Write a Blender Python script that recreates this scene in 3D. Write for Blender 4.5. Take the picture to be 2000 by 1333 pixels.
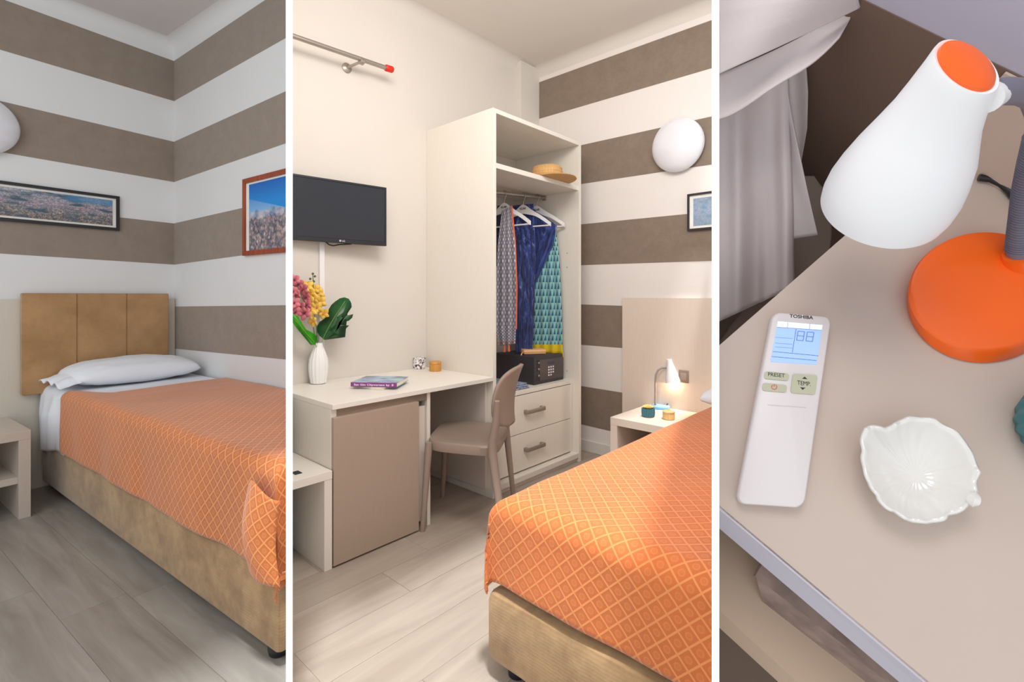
import bpy, bmesh, math, random
from mathutils import Vector, Matrix, noise
random.seed(7)
D = bpy.data
for o in list(D.objects): D.objects.remove(o)
COL = bpy.context.scene.collection
SC = bpy.context.scene
PI = math.pi
# ------------------------------------------------------------ camera
F, CX, CY, H = 975.0, 1000.0, 578.0, 1.15          # focal length in px of 2000 wide frame, eye height
cd = D.cameras.new('camera'); cam = D.objects.new('camera', cd); COL.objects.link(cam)
cam.location = (0, 0, H); cam.rotation_euler = (PI/2, 0, 0)
cd.sensor_width = 36; cd.lens = F/2000*36
cd.shift_y = (CY-666.5)/2000; cd.clip_start = .02; cd.clip_end = 60
SC.camera = cam
# ------------------------------------------------------------ world, sun, exposure
w = D.worlds.new('world'); SC.world = w; w.use_nodes = True
w.node_tree.nodes['Background'].inputs[0].default_value = (.95, .98, 1.0, 1)
w.node_tree.nodes['Background'].inputs[1].default_value = 1.1
def sun_lamp():
    l = D.lights.new('sun', 'SUN'); o = D.objects.new('sun', l); COL.objects.link(o)
    l.energy = 3.6; l.angle = math.radians(5); l.color = (.92, .97, 1)
    d = Vector(SUNDIR); o.rotation_euler = d.to_track_quat('-Z', 'Y').to_euler(); o.location = (1, -2, 4)
SUNDIR = (-.25*.2588, .97*.2588, -.9659)
sun_lamp()
def area(name, loc, tgt, sx, sy, power, color):
    l = D.lights.new(name, 'AREA'); l.shape = 'RECTANGLE'; l.size = sx; l.size_y = sy; l.energy = power; l.color = color
    o = D.objects.new(name, l); COL.objects.link(o); o.location = loc
    o.rotation_euler = (Vector(tgt)-Vector(loc)).to_track_quat('-Z', 'Y').to_euler()
area('fill_light_left', (-2.2, .2, 2.6), (-2.2, 2.6, .6), 1.2, 1.0, 15, (.93, .97, 1))  # unseen area fill, added to brighten the left set
area('fill_light_middle', (.1, 1.25, 2.75), (.15, 3.4, 1.1), 1.3, .7, 34, (1, .94, .885))  # added overhead fill for the middle set, no fixture there
area('fill_light_right', (-.1, -.3, 1.9), (.34, .45, 1.1), .4, .4, 4.2, (1, .965, .94))  # extra fill from the upper left, added to brighten the close nightstand
vs = SC.view_settings
vs.view_transform = 'Standard'; vs.look = 'None'; vs.gamma = 1; vs.use_curve_mapping = False; vs.exposure = 0.0
# ------------------------------------------------------------ frames of the three stage rooms
def frame(o, x, y, z=(0, 0, 1)):
    m = Matrix.Identity(4)
    for i in range(3):
        m[i][0] = x[i]; m[i][1] = y[i]; m[i][2] = z[i]; m[i][3] = o[i]
    return m
M1 = frame((-2.437, 3.6, 0), (.8226, -.5687, 0), (.5687, .8226, 0))
M2 = frame((-.552, 3.224, 0), (.7407, -.6718, 0), (.6718, .7407, 0))
UP3 = Vector((-.2577, -.9131, .3159)).normalized(); T3 = Vector((.3306, .4410, 1.0681))
EYE = Vector((0, 0, H))
def ray(u, v): return Vector(((u-CX)/F, 1, (CY-v)/F))
def at(u, v, d): return EYE+ray(u, v)*d
def hit(u, v, p, n):
    r = ray(u, v); return EYE+r*((p-EYE).dot(n)/r.dot(n))
K1 = hit(1838, 296, T3, UP3); K2 = hit(1986, 382, T3, UP3)
X3 = (K2-K1).normalized(); Y3 = UP3.cross(X3).normalized()
M3 = frame(K1, X3, Y3, UP3)
INV = {}
def loc(M, u, v, axis, val):
    """the point of the room's plane local[axis] = val that lies on the measured line of sight"""
    k = id(M)
    if k not in INV: INV[k] = M.inverted()
    I = INV[k]; o = I@EYE; r = I.to_3x3()@ray(u, v)
    t = (val-o[axis])/r[axis]
    return o+r*t
def locd(M, u, v, d): return M.inverted()@at(u, v, d)
# partition boards: centre plane through the eye line, half thickness
def pplane(u, half, side):
    d = Vector(((u-CX)/F, 1, 0)).normalized(); n = Vector((d.y, -d.x, 0))  # n points to +x
    return Vector((0, 0, 0))+n*half*side, n*side       # keep the side where (p-co).n > 0
HP1, HP2 = .0080, .00243
P1L = pplane(565, HP1, -1); P1R = pplane(565, HP1, 1)
P2L = pplane(1397.4, HP2, -1); P2R = pplane(1397.4, HP2, 1)
# ------------------------------------------------------------ materials
def lin(c):
    c = c/255; return c/12.92 if c <= .04045 else ((c+.055)/1.055)**2.4
def rgb(r, g, b): return (lin(r), lin(g), lin(b), 1)
class NT:
    def __init__(s, name):
        s.m = D.materials.new(name); s.m.use_nodes = True; s.t = s.m.node_tree; s.b = s.t.nodes['Principled BSDF']
    def n(s, typ, **kw):
        x = s.t.nodes.new(typ)
        for k, v in kw.items():
            if k.startswith('_'): setattr(x, k[1:], v)
            else: x.inputs[k.replace('_', ' ')].default_value = v
        return x
    def l(s, a, b): s.t.links.new(a, b)
    def ramp(s, fac, stops, interp='LINEAR'):
        r = s.n('ShaderNodeValToRGB'); r.color_ramp.interpolation = interp
        e = r.color_ramp.elements
        while len(e) < len(stops): e.new(.5)
        for i, (p, c) in enumerate(stops): e[i].position = p; e[i].color = c
        s.l(fac, r.inputs[0]); return r.outputs[0]
    def mix(s, fac, a, b, typ='MIX'):
        m = s.n('ShaderNodeMix', _data_type='RGBA', _blend_type=typ)
        for k, v in ((0, fac), (6, a), (7, b)):
            if hasattr(v, 'default_value') or hasattr(v, 'links'): s.l(v, m.inputs[k])
            else: m.inputs[k].default_value = v
        return m.outputs[2]
    def math(s, op, a, b=0., c=0.):
        m = s.n('ShaderNodeMath', _operation=op)
        for k, v in ((0, a), (1, b), (2, c)):
            if hasattr(v, 'links'): s.l(v, m.inputs[k])
            else: m.inputs[k].default_value = v
        return m.outputs[0]
    def bump(s, h, st=.2, dist=.002):
        b = s.n('ShaderNodeBump', Strength=st, Distance=dist); s.l(h, b.inputs['Height']); s.l(b.outputs[0], s.b.inputs['Normal'])
    def coord(s, kind='Object', scale=(1, 1, 1), rot=(0, 0, 0)):
        t = s.n('ShaderNodeTexCoord'); m = s.n('ShaderNodeMapping'); m.inputs['Scale'].default_value = scale; m.inputs['Rotation'].default_value = rot
        s.l(t.outputs[kind], m.inputs[0]); return m.outputs[0]
def plain(name, c, rough=.5, metal=0, var=.04, scale=6, bump=0, bscale=300, stretch=(1, 1, 1), coat=0, sub=0, emit=None, es=0, trans=0):
    s = NT(name); b = s.b
    b.inputs['Roughness'].default_value = rough; b.inputs['Metallic'].default_value = metal
    if coat: b.inputs['Coat Weight'].default_value = coat
    if trans: b.inputs['Transmission Weight'].default_value = trans
    co = s.coord(scale=stretch)
    nz = s.n('ShaderNodeTexNoise', Scale=scale, Detail=4); s.l(co, nz.inputs[0])
    c = rgb(*c); d = tuple(max(0, x*(1-var*2)) for x in c[:3])+(1,); e = tuple(min(1, x*(1+var)) for x in c[:3])+(1,)
    s.l(s.ramp(nz.outputs[0], [(.3, d), (.7, e)]), b.inputs['Base Color'])
    if bump:
        n2 = s.n('ShaderNodeTexNoise', Scale=bscale, Detail=3); s.l(co, n2.inputs[0]); s.bump(n2.outputs[0], bump)
    if emit: b.inputs['Emission Color'].default_value = rgb(*emit); b.inputs['Emission Strength'].default_value = es
    return s.m
def laminate(name, c, axis=0, rough=.42):
    s = NT(name); s.b.inputs['Roughness'].default_value = rough
    sc = [140, 140, 140]; sc[axis] = 4
    co = s.coord(scale=sc); nz = s.n('ShaderNodeTexNoise', Scale=2, Detail=5); s.l(co, nz.inputs[0])
    c = rgb(*c); s.l(s.ramp(nz.outputs[0], [(.3, tuple(x*.965 for x in c[:3])+(1,)), (.7, tuple(min(1, x*1.015) for x in c[:3])+(1,))]), s.b.inputs[0])
    return s.m
def linen(name, c, c2, rough=.9, scale=260, big=8, bst=.5):
    s = NT(name); s.b.inputs['Roughness'].default_value = rough; s.b.inputs['Sheen Weight'].default_value = .25
    co = s.coord()
    a = s.n('ShaderNodeTexNoise', Scale=big, Detail=5, Roughness=.65); s.l(co, a.inputs[0])
    m1 = s.ramp(a.outputs[0], [(.35, rgb(*c2)), (.62, rgb(*c))])
    wv = s.n('ShaderNodeTexWave', Scale=scale/6, Distortion=2.5); wv.bands_direction = 'Z'; s.l(co, wv.inputs[0])
    w2 = s.n('ShaderNodeTexWave', Scale=scale/6, Distortion=2.5); w2.bands_direction = 'Y'; s.l(co, w2.inputs[0])
    h = s.math('ADD', wv.outputs[1], w2.outputs[1])
    f = s.math('MULTIPLY', h, .12)
    s.l(s.mix(f, m1, rgb(*[x*.62 for x in c]), 'MIX'), s.b.inputs[0]); s.bump(h, bst, .001)
    return s.m
def wood(name, c1, c2, axis=0, scale=3, rough=.45, rnd=0., fine=14):
    s = NT(name); s.b.inputs['Roughness'].default_value = rough
    sc = [fine, fine, fine]; sc[axis] = 1.0
    t = s.n('ShaderNodeTexCoord'); add = s.n('ShaderNodeVectorMath', _operation='ADD'); oi = s.n('ShaderNodeObjectInfo')
    mul = s.math('MULTIPLY', oi.outputs['Random'], 37.0); s.l(t.outputs['Object'], add.inputs[0]); s.l(mul, add.inputs[1])
    m = s.n('ShaderNodeMapping'); m.inputs['Scale'].default_value = sc; s.l(add.outputs[0], m.inputs[0])
    nz = s.n('ShaderNodeTexNoise', Scale=scale, Detail=8, Roughness=.6, Distortion=.6); s.l(m.outputs[0], nz.inputs[0])
    base = s.ramp(nz.outputs[0], [(.3, rgb(*c2)), (.7, rgb(*c1))])
    k = s.math('MULTIPLY_ADD', oi.outputs['Random'], rnd, 1-rnd/2)
    hs = s.n('ShaderNodeHueSaturation'); s.l(k, hs.inputs['Value']); s.l(base, hs.inputs['Color']); s.l(hs.outputs[0], s.b.inputs[0])
    s.bump(nz.outputs[0], .08)
    return s.m
WALL1 = plain('wall_paint_cool', (222, 222, 222), .7, var=.01, scale=2, bump=.05)
WALL2 = plain('wall_paint_warm', (214, 207, 198), .7, var=.01, scale=2, bump=.05)
WALL2S = plain('wall_paint_between_stripes', (228, 221, 216), .7, var=.01, scale=2, bump=.05)
CEIL = plain('ceiling_paint', (224, 216, 208), .8, var=.01, scale=2)
STRIPE = linen('taupe_stripe', (150, 136, 123), (143, 129, 116), .8, 300, 12, .15)
STRIPE2 = linen('taupe_stripe_warm', (138, 121, 106), (131, 114, 99), .8, 300, 12, .15)
OAK1 = wood('grey_oak_left', (164, 158, 150), (132, 125, 116), 0, 1.6, .40, .05, fine=9)
OAK2 = wood('grey_oak_middle', (178, 165, 152), (158, 144, 131), 1, 1.6, .42, .04, fine=9)
DARKGAP = plain('subfloor', (120, 112, 102), .9)
LAM = laminate('pale_laminate', (226, 219, 208), 2)
LAMB = laminate('pale_laminate_grain_across', (230, 224, 215), 1)
LAMI = laminate('interior_laminate', (214, 203, 192), 2)
LAMD = laminate('greige_laminate', (170, 150, 134), 2)
LAMG = laminate('beige_headboard_board', (205, 197, 183), 2)
LAMN = laminate('nightstand_laminate', (196, 184, 172), 1)
VELVET = linen('tan_velvet', (180, 145, 102), (146, 112, 74), .75, 200, 9, .25)
HEADB = linen('tan_headboard_cloth', (190, 148, 104), (166, 127, 84), .9, 420, 5, .35)
WHITEC = plain('white_cotton', (232, 234, 240), .85, var=.02, scale=5, bump=.1, bscale=120)
BLACKP = plain('black_plastic', (26, 26, 30), .35)
SCREEN = plain('tv_screen', (34, 33, 40), .18, var=.02)
NICKEL = plain('brushed_nickel', (176, 168, 158), .35, .9)
NICKD = plain('satin_handle', (158, 146, 132), .42, .5)
RED = plain('red_plastic', (214, 40, 20), .4)
FRAMEB = plain('black_frame', (30, 28, 30), .4)
FRAMEW = wood('reddish_wood_frame', (168, 78, 44), (132, 52, 26), 2)
MATB = plain('picture_mount', (232, 230, 224), .8)
OPAL = plain('opal_glass', (226, 225, 230), .12, var=.01, coat=.6)
CHAIR = plain('greige_chair_plastic', (150, 132, 119), .5, var=.03, bump=.1, bscale=500)
WHITEP = plain('white_plastic', (232, 230, 230), .35, var=.01)
SAFE = plain('safe_charcoal', (52, 48, 52), .5, bump=.1, bscale=600)
SAFED = plain('safe_door_panel', (78, 68, 68), .4)
CERAM = plain('white_ceramic', (236, 235, 233), .25, var=.01)
BAMBOO = wood('bamboo', (214, 158, 82), (178, 118, 50), 2, 4)
ORANGEP = plain('orange_plastic', (248, 102, 22), .35, var=.03)
TABLE3 = plain('nightstand_top_close', (196, 178, 166), .42, var=.015, scale=9)
TABLE3E = plain('nightstand_edge_bluish_light', (188, 182, 192), .45, var=.02)  # bluish light on the front edge, put into the colour
def city(name, sky=False, tint=None):
    s = NT(name); s.b.inputs['Roughness'].default_value = .5
    t = s.n('ShaderNodeTexCoord'); sep = s.n('ShaderNodeSeparateXYZ'); s.l(t.outputs['UV'], sep.inputs[0])
    U, V = sep.outputs[0], sep.outputs[1]
    mp = s.n('ShaderNodeMapping'); mp.inputs['Scale'].default_value = (34, 24, 1) if sky else (90, 26, 1); s.l(t.outputs['UV'], mp.inputs[0])
    vo = s.n('ShaderNodeTexVoronoi', Scale=1.0); s.l(mp.outputs[0], vo.inputs[0])
    nz = s.n('ShaderNodeTexNoise', Scale=5, Detail=6); s.l(t.outputs['UV'], nz.inputs[0])
    hs = s.n('ShaderNodeSeparateColor'); s.l(vo.outputs['Color'], hs.inputs[0])
    roofs = s.ramp(hs.outputs[0], [(0, rgb(60, 66, 84)), (.3, rgb(120, 124, 142)), (.55, rgb(186, 172, 182)), (.72, rgb(206, 160, 140)), (1, rgb(228, 224, 222))])
    edge = s.ramp(vo.outputs['Distance'], [(.2, rgb(255, 255, 255)), (.8, rgb(90, 90, 100))])
    roofs = s.mix(.7, roofs, edge, 'MULTIPLY')
    if sky:
        big = s.ramp(nz.outputs[0], [(.4, rgb(92, 92, 106)), (.65, rgb(176, 162, 158))])
        land = s.mix(.35, roofs, big)
        k = s.math('ADD', V, s.math('MULTIPLY_ADD', nz.outputs[0], .16, -.08))
        hills = s.mix(s.ramp(nz.outputs[0], [(.4, (0, 0, 0, 1)), (.6, (1, 1, 1, 1))]), rgb(96, 128, 170), rgb(206, 200, 200))
        a = s.mix(s.ramp(k, [(.46, (0, 0, 0, 1)), (.5, (1, 1, 1, 1))]), land, hills)
        haze = s.mix(s.ramp(V, [(.55, (0, 0, 0, 1)), (.75, (1, 1, 1, 1))]), rgb(130, 180, 226), rgb(92, 150, 214))
        a = s.mix(s.ramp(k, [(.56, (0, 0, 0, 1)), (.6, (1, 1, 1, 1))]), a, haze)
        blue = s.mix(s.ramp(V, [(.7, (0, 0, 0, 1)), (1, (1, 1, 1, 1))]), rgb(20, 136, 214), rgb(14, 96, 184))
        slope = s.math('MULTIPLY_ADD', U, .30, V)
        a = s.mix(s.ramp(slope, [(.775, (0, 0, 0, 1)), (.785, (1, 1, 1, 1))]), a, blue)
    else:
        band = s.ramp(V, [(0, rgb(92, 78, 66)), (.3, rgb(120, 124, 118)), (.55, rgb(168, 156, 172)), (.8, rgb(150, 160, 176)), (1, rgb(170, 182, 196))])
        a = s.mix(.5, roofs, band)
        g = s.mix(s.ramp(nz.outputs[0], [(.5, (0, 0, 0, 1)), (.62, (1, 1, 1, 1))]), a, rgb(62, 88, 104))
        sea = s.math('MULTIPLY', s.ramp(V, [(.72, (0, 0, 0, 1)), (.8, (1, 1, 1, 1))]), s.ramp(U, [(.60, (0, 0, 0, 1)), (.66, (1, 1, 1, 1))]))
        a = s.mix(s.math('MULTIPLY', sea, .7), g, rgb(74, 132, 176))
    if tint: a = s.mix(.6, a, rgb(*tint))
    s.l(a, s.b.inputs[0]); return s.m
CITYB = city('blue_harbour_print', False, (140, 168, 196))
CITY = city('city_panorama_print'); CITYSKY = city('city_and_sky_print', True)
def spread_mat(name, base, line, dot):
    s = NT(name); s.b.inputs['Roughness'].default_value = .72; s.b.inputs['Sheen Weight'].default_value = .3
    co = s.coord('UV', (1/.036, 1/.036, 1), (0, 0, PI/4))
    fr = s.n('ShaderNodeVectorMath', _operation='FRACTION'); s.l(co, fr.inputs[0])
    sb = s.n('ShaderNodeVectorMath', _operation='SUBTRACT'); s.l(fr.outputs[0], sb.inputs[0]); sb.inputs[1].default_value = (.5, .5, 0)
    ab = s.n('ShaderNodeVectorMath', _operation='ABSOLUTE'); s.l(sb.outputs[0], ab.inputs[0])
    sp = s.n('ShaderNodeSeparateXYZ'); s.l(ab.outputs[0], sp.inputs[0])
    mx = s.math('MAXIMUM', sp.outputs[0], sp.outputs[1])
    lines = s.ramp(mx, [(.41, (0, 0, 0, 1)), (.455, (1, 1, 1, 1))])
    ln = s.n('ShaderNodeVectorMath', _operation='LENGTH'); s.l(sb.outputs[0], ln.inputs[0])
    ring = s.ramp(ln.outputs[1], [(0, (.55, .55, .55, 1)), (.12, (.25, .25, .25, 1)), (.17, (.9, .9, .9, 1)), (.23, (.8, .8, .8, 1)), (.28, (0, 0, 0, 1))])
    nz = s.n('ShaderNodeTexNoise', Scale=4, Detail=3); s.l(s.coord(), nz.inputs[0])
    b0 = s.ramp(nz.outputs[0], [(.35, rgb(*[x*.93 for x in base])), (.65, rgb(*base))])
    a = s.mix(s.math('MULTIPLY', ring, .55), b0, rgb(*dot)); a = s.mix(lines, a, rgb(*line))
    s.l(a, s.b.inputs[0]); s.bump(lines, .35, .002); return s.m
SPREAD1 = spread_mat('orange_bedspread_left', (196, 104, 44), (228, 146, 78), (222, 138, 72))
SPREAD2 = spread_mat('orange_bedspread_middle', (208, 108, 46), (228, 142, 78), (224, 136, 70))
# ------------------------------------------------------------ mesh helpers
def nb(): return bmesh.new()
def box(bm, a, b, bev=0):
    x0, y0, z0 = a; x1, y1, z1 = b
    v = [bm.verts.new(p) for p in ((x0, y0, z0), (x1, y0, z0), (x1, y1, z0), (x0, y1, z0), (x0, y0, z1), (x1, y0, z1), (x1, y1, z1), (x0, y1, z1))]
    fs = [bm.faces.new([v[i] for i in q]) for q in ((0, 3, 2, 1), (4, 5, 6, 7), (0, 1, 5, 4), (1, 2, 6, 5), (2, 3, 7, 6), (3, 0, 4, 7))]
    if bev:
        es = list({e for f in fs for e in f.edges})
        bmesh.ops.bevel(bm, geom=es, offset=bev, segments=2, profile=.5, affect='EDGES')
    return bm
def B(a, b, bev=0): return box(nb(), a, b, bev)
def prism(bm, bot, top):
    """closed solid between two outlines of the same count"""
    vb = [bm.verts.new(p) for p in bot]; vt = [bm.verts.new(p) for p in top]; n = len(bot)
    bm.faces.new(vb[::-1]); bm.faces.new(vt)
    for i in range(n):
        j = (i+1) % n; bm.faces.new((vb[i], vb[j], vt[j], vt[i]))
    bmesh.ops.recalc_face_normals(bm, faces=bm.faces[:]); return bm
def basis(d):
    d = Vector(d).normalized(); a = Vector((0, 0, 1)) if abs(d.z) < .9 else Vector((1, 0, 0))
    x = d.cross(a).normalized(); return x, d.cross(x).normalized()
def tube(bm, pts, r, seg=12, cap=True):
    pts = [Vector(p) for p in pts]; n = len(pts); R = r if isinstance(r, (list, tuple)) else [r]*n
    rings = []; x = None
    for i, p in enumerate(pts):
        d = (pts[min(i+1, n-1)]-pts[max(i-1, 0)]).normalized()
        if x is None: x, y = basis(d)
        else:
            x = (x-d*x.dot(d)).normalized(); y = d.cross(x)
        rings.append([bm.verts.new(p+(x*math.cos(2*PI*k/seg)+y*math.sin(2*PI*k/seg))*R[i]) for k in range(seg)])
    for a, b in zip(rings, rings[1:]):
        for k in range(seg):
            j = (k+1) % seg; bm.faces.new((a[k], a[j], b[j], b[k]))
    if cap: bm.faces.new(rings[0][::-1]); bm.faces.new(rings[-1])
    bmesh.ops.recalc_face_normals(bm, faces=bm.faces[:])
    return bm
def lathe(bm, prof, c=(0, 0, 0), axis=(0, 0, 1), seg=48, fn=None, cap0=True, cap1=False):
    """prof: (radius, t along axis)"""
    c = Vector(c); ax = Vector(axis).normalized(); x, y = basis(ax); rings = []
    for r, t in prof:
        ring = []
        for k in range(seg):
            a = 2*PI*k/seg; rr = r*(fn(a, t) if fn else 1)
            ring.append(bm.verts.new(c+ax*t+(x*math.cos(a)+y*math.sin(a))*rr))
        rings.append(ring)
    for a, b in zip(rings, rings[1:]):
        for k in range(seg):
            j = (k+1) % seg; bm.faces.new((a[k], a[j], b[j], b[k]))
    if cap0: bm.faces.new(rings[0][::-1])
    if cap1: bm.faces.new(rings[-1])
    bmesh.ops.recalc_face_normals(bm, faces=bm.faces[:])
    return bm
def grid(fn, nu, nv, uv=None, bm=None):
    bm = bm or nb(); L = bm.loops.layers.uv.verify()
    g = [[bm.verts.new(fn(i/nu, j/nv)) for j in range(nv+1)] for i in range(nu+1)]
    for i in range(nu):
        for j in range(nv):
            f = bm.faces.new((g[i][j], g[i+1][j], g[i+1][j+1], g[i][j+1]))
            if uv:
                for lp, (a, b) in zip(f.loops, ((i, j), (i+1, j), (i+1, j+1), (i, j+1))): lp[L].uv = uv(a/nu, b/nv)
    return bm
def thicken(bm, t):
    bmesh.ops.recalc_face_normals(bm, faces=bm.faces[:])
    bmesh.ops.solidify(bm, geom=bm.faces[:], thickness=t); return bm
def text_bm(s, size, depth=.0003, bold=False):
    c = D.curves.new('t', 'FONT'); c.body = s; c.size = size; c.extrude = depth; c.align_x = 'CENTER'; c.align_y = 'CENTER'; c.resolution_u = 3
    if bold: c.offset = size*.02
    o = D.objects.new('t', c); COL.objects.link(o); dg = bpy.context.evaluated_depsgraph_get(); dg.update()
    me = D.meshes.new_from_object(o.evaluated_get(dg)); bm = nb(); bm.from_mesh(me)
    D.objects.remove(o); D.meshes.remove(me); return bm
def place(bm, M): bmesh.ops.transform(bm, matrix=M, verts=bm.verts[:]); return bm
def rfr(p, x, y):
    """frame at p with x and y directions (orthogonalised)"""
    x = Vector(x).normalized(); y = Vector(y); z = x.cross(y).normalized(); y = z.cross(x); return frame(p, x, y, z)
def merge(bm, other):
    me = D.meshes.new('tmp'); other.to_mesh(me); bm.from_mesh(me); D.meshes.remove(me); other.free(); return bm
# ------------------------------------------------------------ object helpers
ORG = {}
def thing(name, label, cat, M, org, group=None):
    o = D.objects.new(name, None); COL.objects.link(o); o.empty_display_size = .05
    o.matrix_world = M@Matrix.Translation(org); o['label'] = label; o['category'] = cat
    if group: o['group'] = group
    ORG[o.name] = (M, Vector(org)); return o
def mesh_obj(name, bm, mat, smooth=False):
    me = D.meshes.new(name); bm.to_mesh(me); bm.free(); me.materials.append(mat)
    if smooth:
        for p in me.polygons: p.use_smooth = True
        if smooth != 'all':
            try: me.set_sharp_from_angle(angle=math.radians(40))
            except Exception: pass
    o = D.objects.new(name, me); COL.objects.link(o); return o
def cutbm(bm, M, planes):
    I = M.inverted()
    for co, n in planes:
        c2 = I@co; n2 = I.to_3x3()@n
        bmesh.ops.bisect_plane(bm, geom=bm.verts[:]+bm.edges[:]+bm.faces[:], plane_co=c2, plane_no=n2, clear_inner=True, clear_outer=False, dist=1e-6)
        es = [e for e in bm.edges if e.is_boundary and all(abs((v.co-c2).dot(n2)) < 1e-5 for v in e.verts)]
        if es:
            try: bmesh.ops.holes_fill(bm, edges=es, sides=0)
            except Exception: pass
    return bm
def part(parent, name, bm, mat, smooth=False, cut=None, label=None):
    root = parent
    while root.parent: root = root.parent
    M, org = ORG[root.name]
    if cut: cutbm(bm, M, cut)
    if not len(bm.faces): return None
    o = mesh_obj(name, bm, mat, smooth); o.parent = parent
    if parent == root: o.location = -org
    if label: o['label'] = label
    return o
def solo(name, label, cat, M, org, bm, mat, smooth=False, cut=None, group=None):
    if cut: cutbm(bm, M, cut)
    bmesh.ops.translate(bm, vec=-Vector(org), verts=bm.verts[:])
    o = mesh_obj(name, bm, mat, smooth); o.matrix_world = M@Matrix.Translation(org)
    o['label'] = label; o['category'] = cat
    if group: o['group'] = group
    ORG[o.name] = (M, Vector((0, 0, 0))); return o
def struct(name, M, bm, mat, cut=None, smooth=False):
    if cut: cutbm(bm, M, cut)
    o = mesh_obj(name, bm, mat, smooth); o.matrix_world = M; o['kind'] = 'structure'; ORG[o.name] = (M, Vector((0, 0, 0))); return o
# ============================================================ STRUCTURE
CZ = 2.97
I4 = Matrix.Identity(4)
# partition boards between the three sets
def board(name, u, half, y0, y1, z1):
    d = Vector(((u-CX)/F, 1, 0)); n = Vector((d.y, -d.x, 0)).normalized()*half
    bm = nb(); q = [d*y0-n, d*y0+n, d*y1+n, d*y1-n]
    prism(bm, [p for p in q], [p+Vector((0, 0, z1)) for p in q]); return struct(name, I4, bm, PART)
PART = plain('partition_white', (252, 252, 252), .6, var=0)
board('trim_1', 565, HP1, 1.30, 2.72, 2.96)
board('trim_2', 1397.4, HP2, .35, 3.02, 1.62)
# room shells
floor = struct('floor', I4, B((-5, .2, -.06), (2.6, 5, -.012)), DARKGAP)
ORG['floor'] = (I4, Vector((0, 0, 0)))
def planks(M, along, a0, a1, b0, b1, cut, mat, seed):
    """one board each; along = axis the boards run"""
    rnd = random.Random(seed); W, L, g = .196, 1.26, .0005
    c0, c1, l0, l1 = (b0, b1, a0, a1) if along == 0 else (a0, a1, b0, b1)
    c = c0
    while c < c1:
        l = l0-rnd.random()*L
        while l < l1:
            x0, x1 = max(l, l0)+g, min(l+L, l1)-g; y0, y1 = c+g, min(c+W, c1)-g
            l += L
            if x1-x0 < .02 or y1-y0 < .02: continue
            bm = nb()
            lo, hi = ((x0, y0), (x1, y1)) if along == 0 else ((y0, x0), (y1, x1))
            z = -rnd.random()*.0006
            box(bm, (lo[0], lo[1], -.012), (hi[0], hi[1], z))
            cutbm(bm, M, cut)
            if len(bm.faces) < 4: bm.free(); continue
            pts = [M@v.co for v in bm.verts]
            if max(p.y for p in pts) < .9: bm.free(); continue
            o = mesh_obj('plank', bm, mat); o.parent = floor; o.matrix_world = M
        c += W
FRONT = (Vector((0, .9, 0)), Vector((0, 1, 0)))
LEFTF = (Vector((0, 0, 0)), Vector((1, 1.15*975/1000*1.08, 0)).normalized())
planks(M1, 0, 0, 4.2, -2.6, 0, [P1L, FRONT], OAK1, 3)
planks(M2, 1, 0, 3.3, -2.4, 1.09, [P1R, P2L, FRONT], OAK2, 5)
wl = struct('wall_left', M1, B((-.1, -2.6, 0), (0, 0.1, CZ)), WALL1)
wm = struct('wall_middle_left', M1, B((0, 0, 0), (1.60, .1, CZ)), WALL1, cut=[P1L])
w2 = struct('wall_middle', M2, B((-.1, -1.05, 0), (0, 1.19, CZ)), WALL2, cut=[P1R])
w3 = struct('wall_right', M2, B((-.1, 1.09, 0), (2.6, 1.19, CZ)), WALL2S)
def bandq(wall, M, axis, val, us, vt, vb, mat, d=.0015, cut=None):
    (u0, u1) = us
    a, b, c, e = (loc(M, u0, vb[0], axis, val), loc(M, u1, vb[1], axis, val), loc(M, u1, vt[1], axis, val), loc(M, u0, vt[0], axis, val))
    off = Vector((0, 0, 0)); off[axis] = d
    bm = prism(nb(), [a, b, c, e], [p+off for p in (a, b, c, e)])
    return part(wall, 'stripe', bm, mat, cut=cut)
def ext(u, p, q):  # line through (p_u,p_v),(q_u,q_v)
    return p[1]+(q[1]-p[1])*(u-p[0])/(q[0]-p[0])
for (t, b) in ((((9, 0), (340, 119.5)), ((0, 97), (340, 197.7))), (((0, 197.3), (340, 277.3)), ((0, 297), (340, 355.8))), (((234, 424.9), (340, 436.8)), ((0, 495.4), (337.5, 517)))):
    bandq(wl, M1, 0, 0, (-1480, 340), (ext(-1480, *t), ext(340, *t)), (ext(-1480, *b), ext(340, *b)), STRIPE)
for (t, b) in ((((340, 119.5), (518.5, 0)), ((340, 197.7), (559, 73.8))), (((340, 277.3), (559, 178.2)), ((340, 355.8), (559, 279.8))), (((340, 436.8), (559, 387.2)), ((342, 517), (474, 499))), (((342, 599.2), (558, 596.5)), ((342, 681.4), (558, 702.4)))):
    bandq(wm, M1, 1, 0, (340, 575), (ext(340, *t), ext(575, *t)), (ext(340, *b), ext(575, *b)), STRIPE, -.0015, [P1L])
for vt, st, vb, sb, u0 in ((136.9, -.361, 212.7, -.294, 1049), (287.2, -.2206, 362, -.15, 1070), (440, -.098, 518.7, -.033, 1070), (594.5, .034, 672.5, .081, 1070), (752, .161, 825.7, .231, 1070)):
    bandq(w3, M2, 1, 1.09, (u0, 1870), (vt+st*(u0-1120), vt+st*750), (vb+sb*(u0-1120), vb+sb*750), STRIPE2, -.0015)
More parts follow.
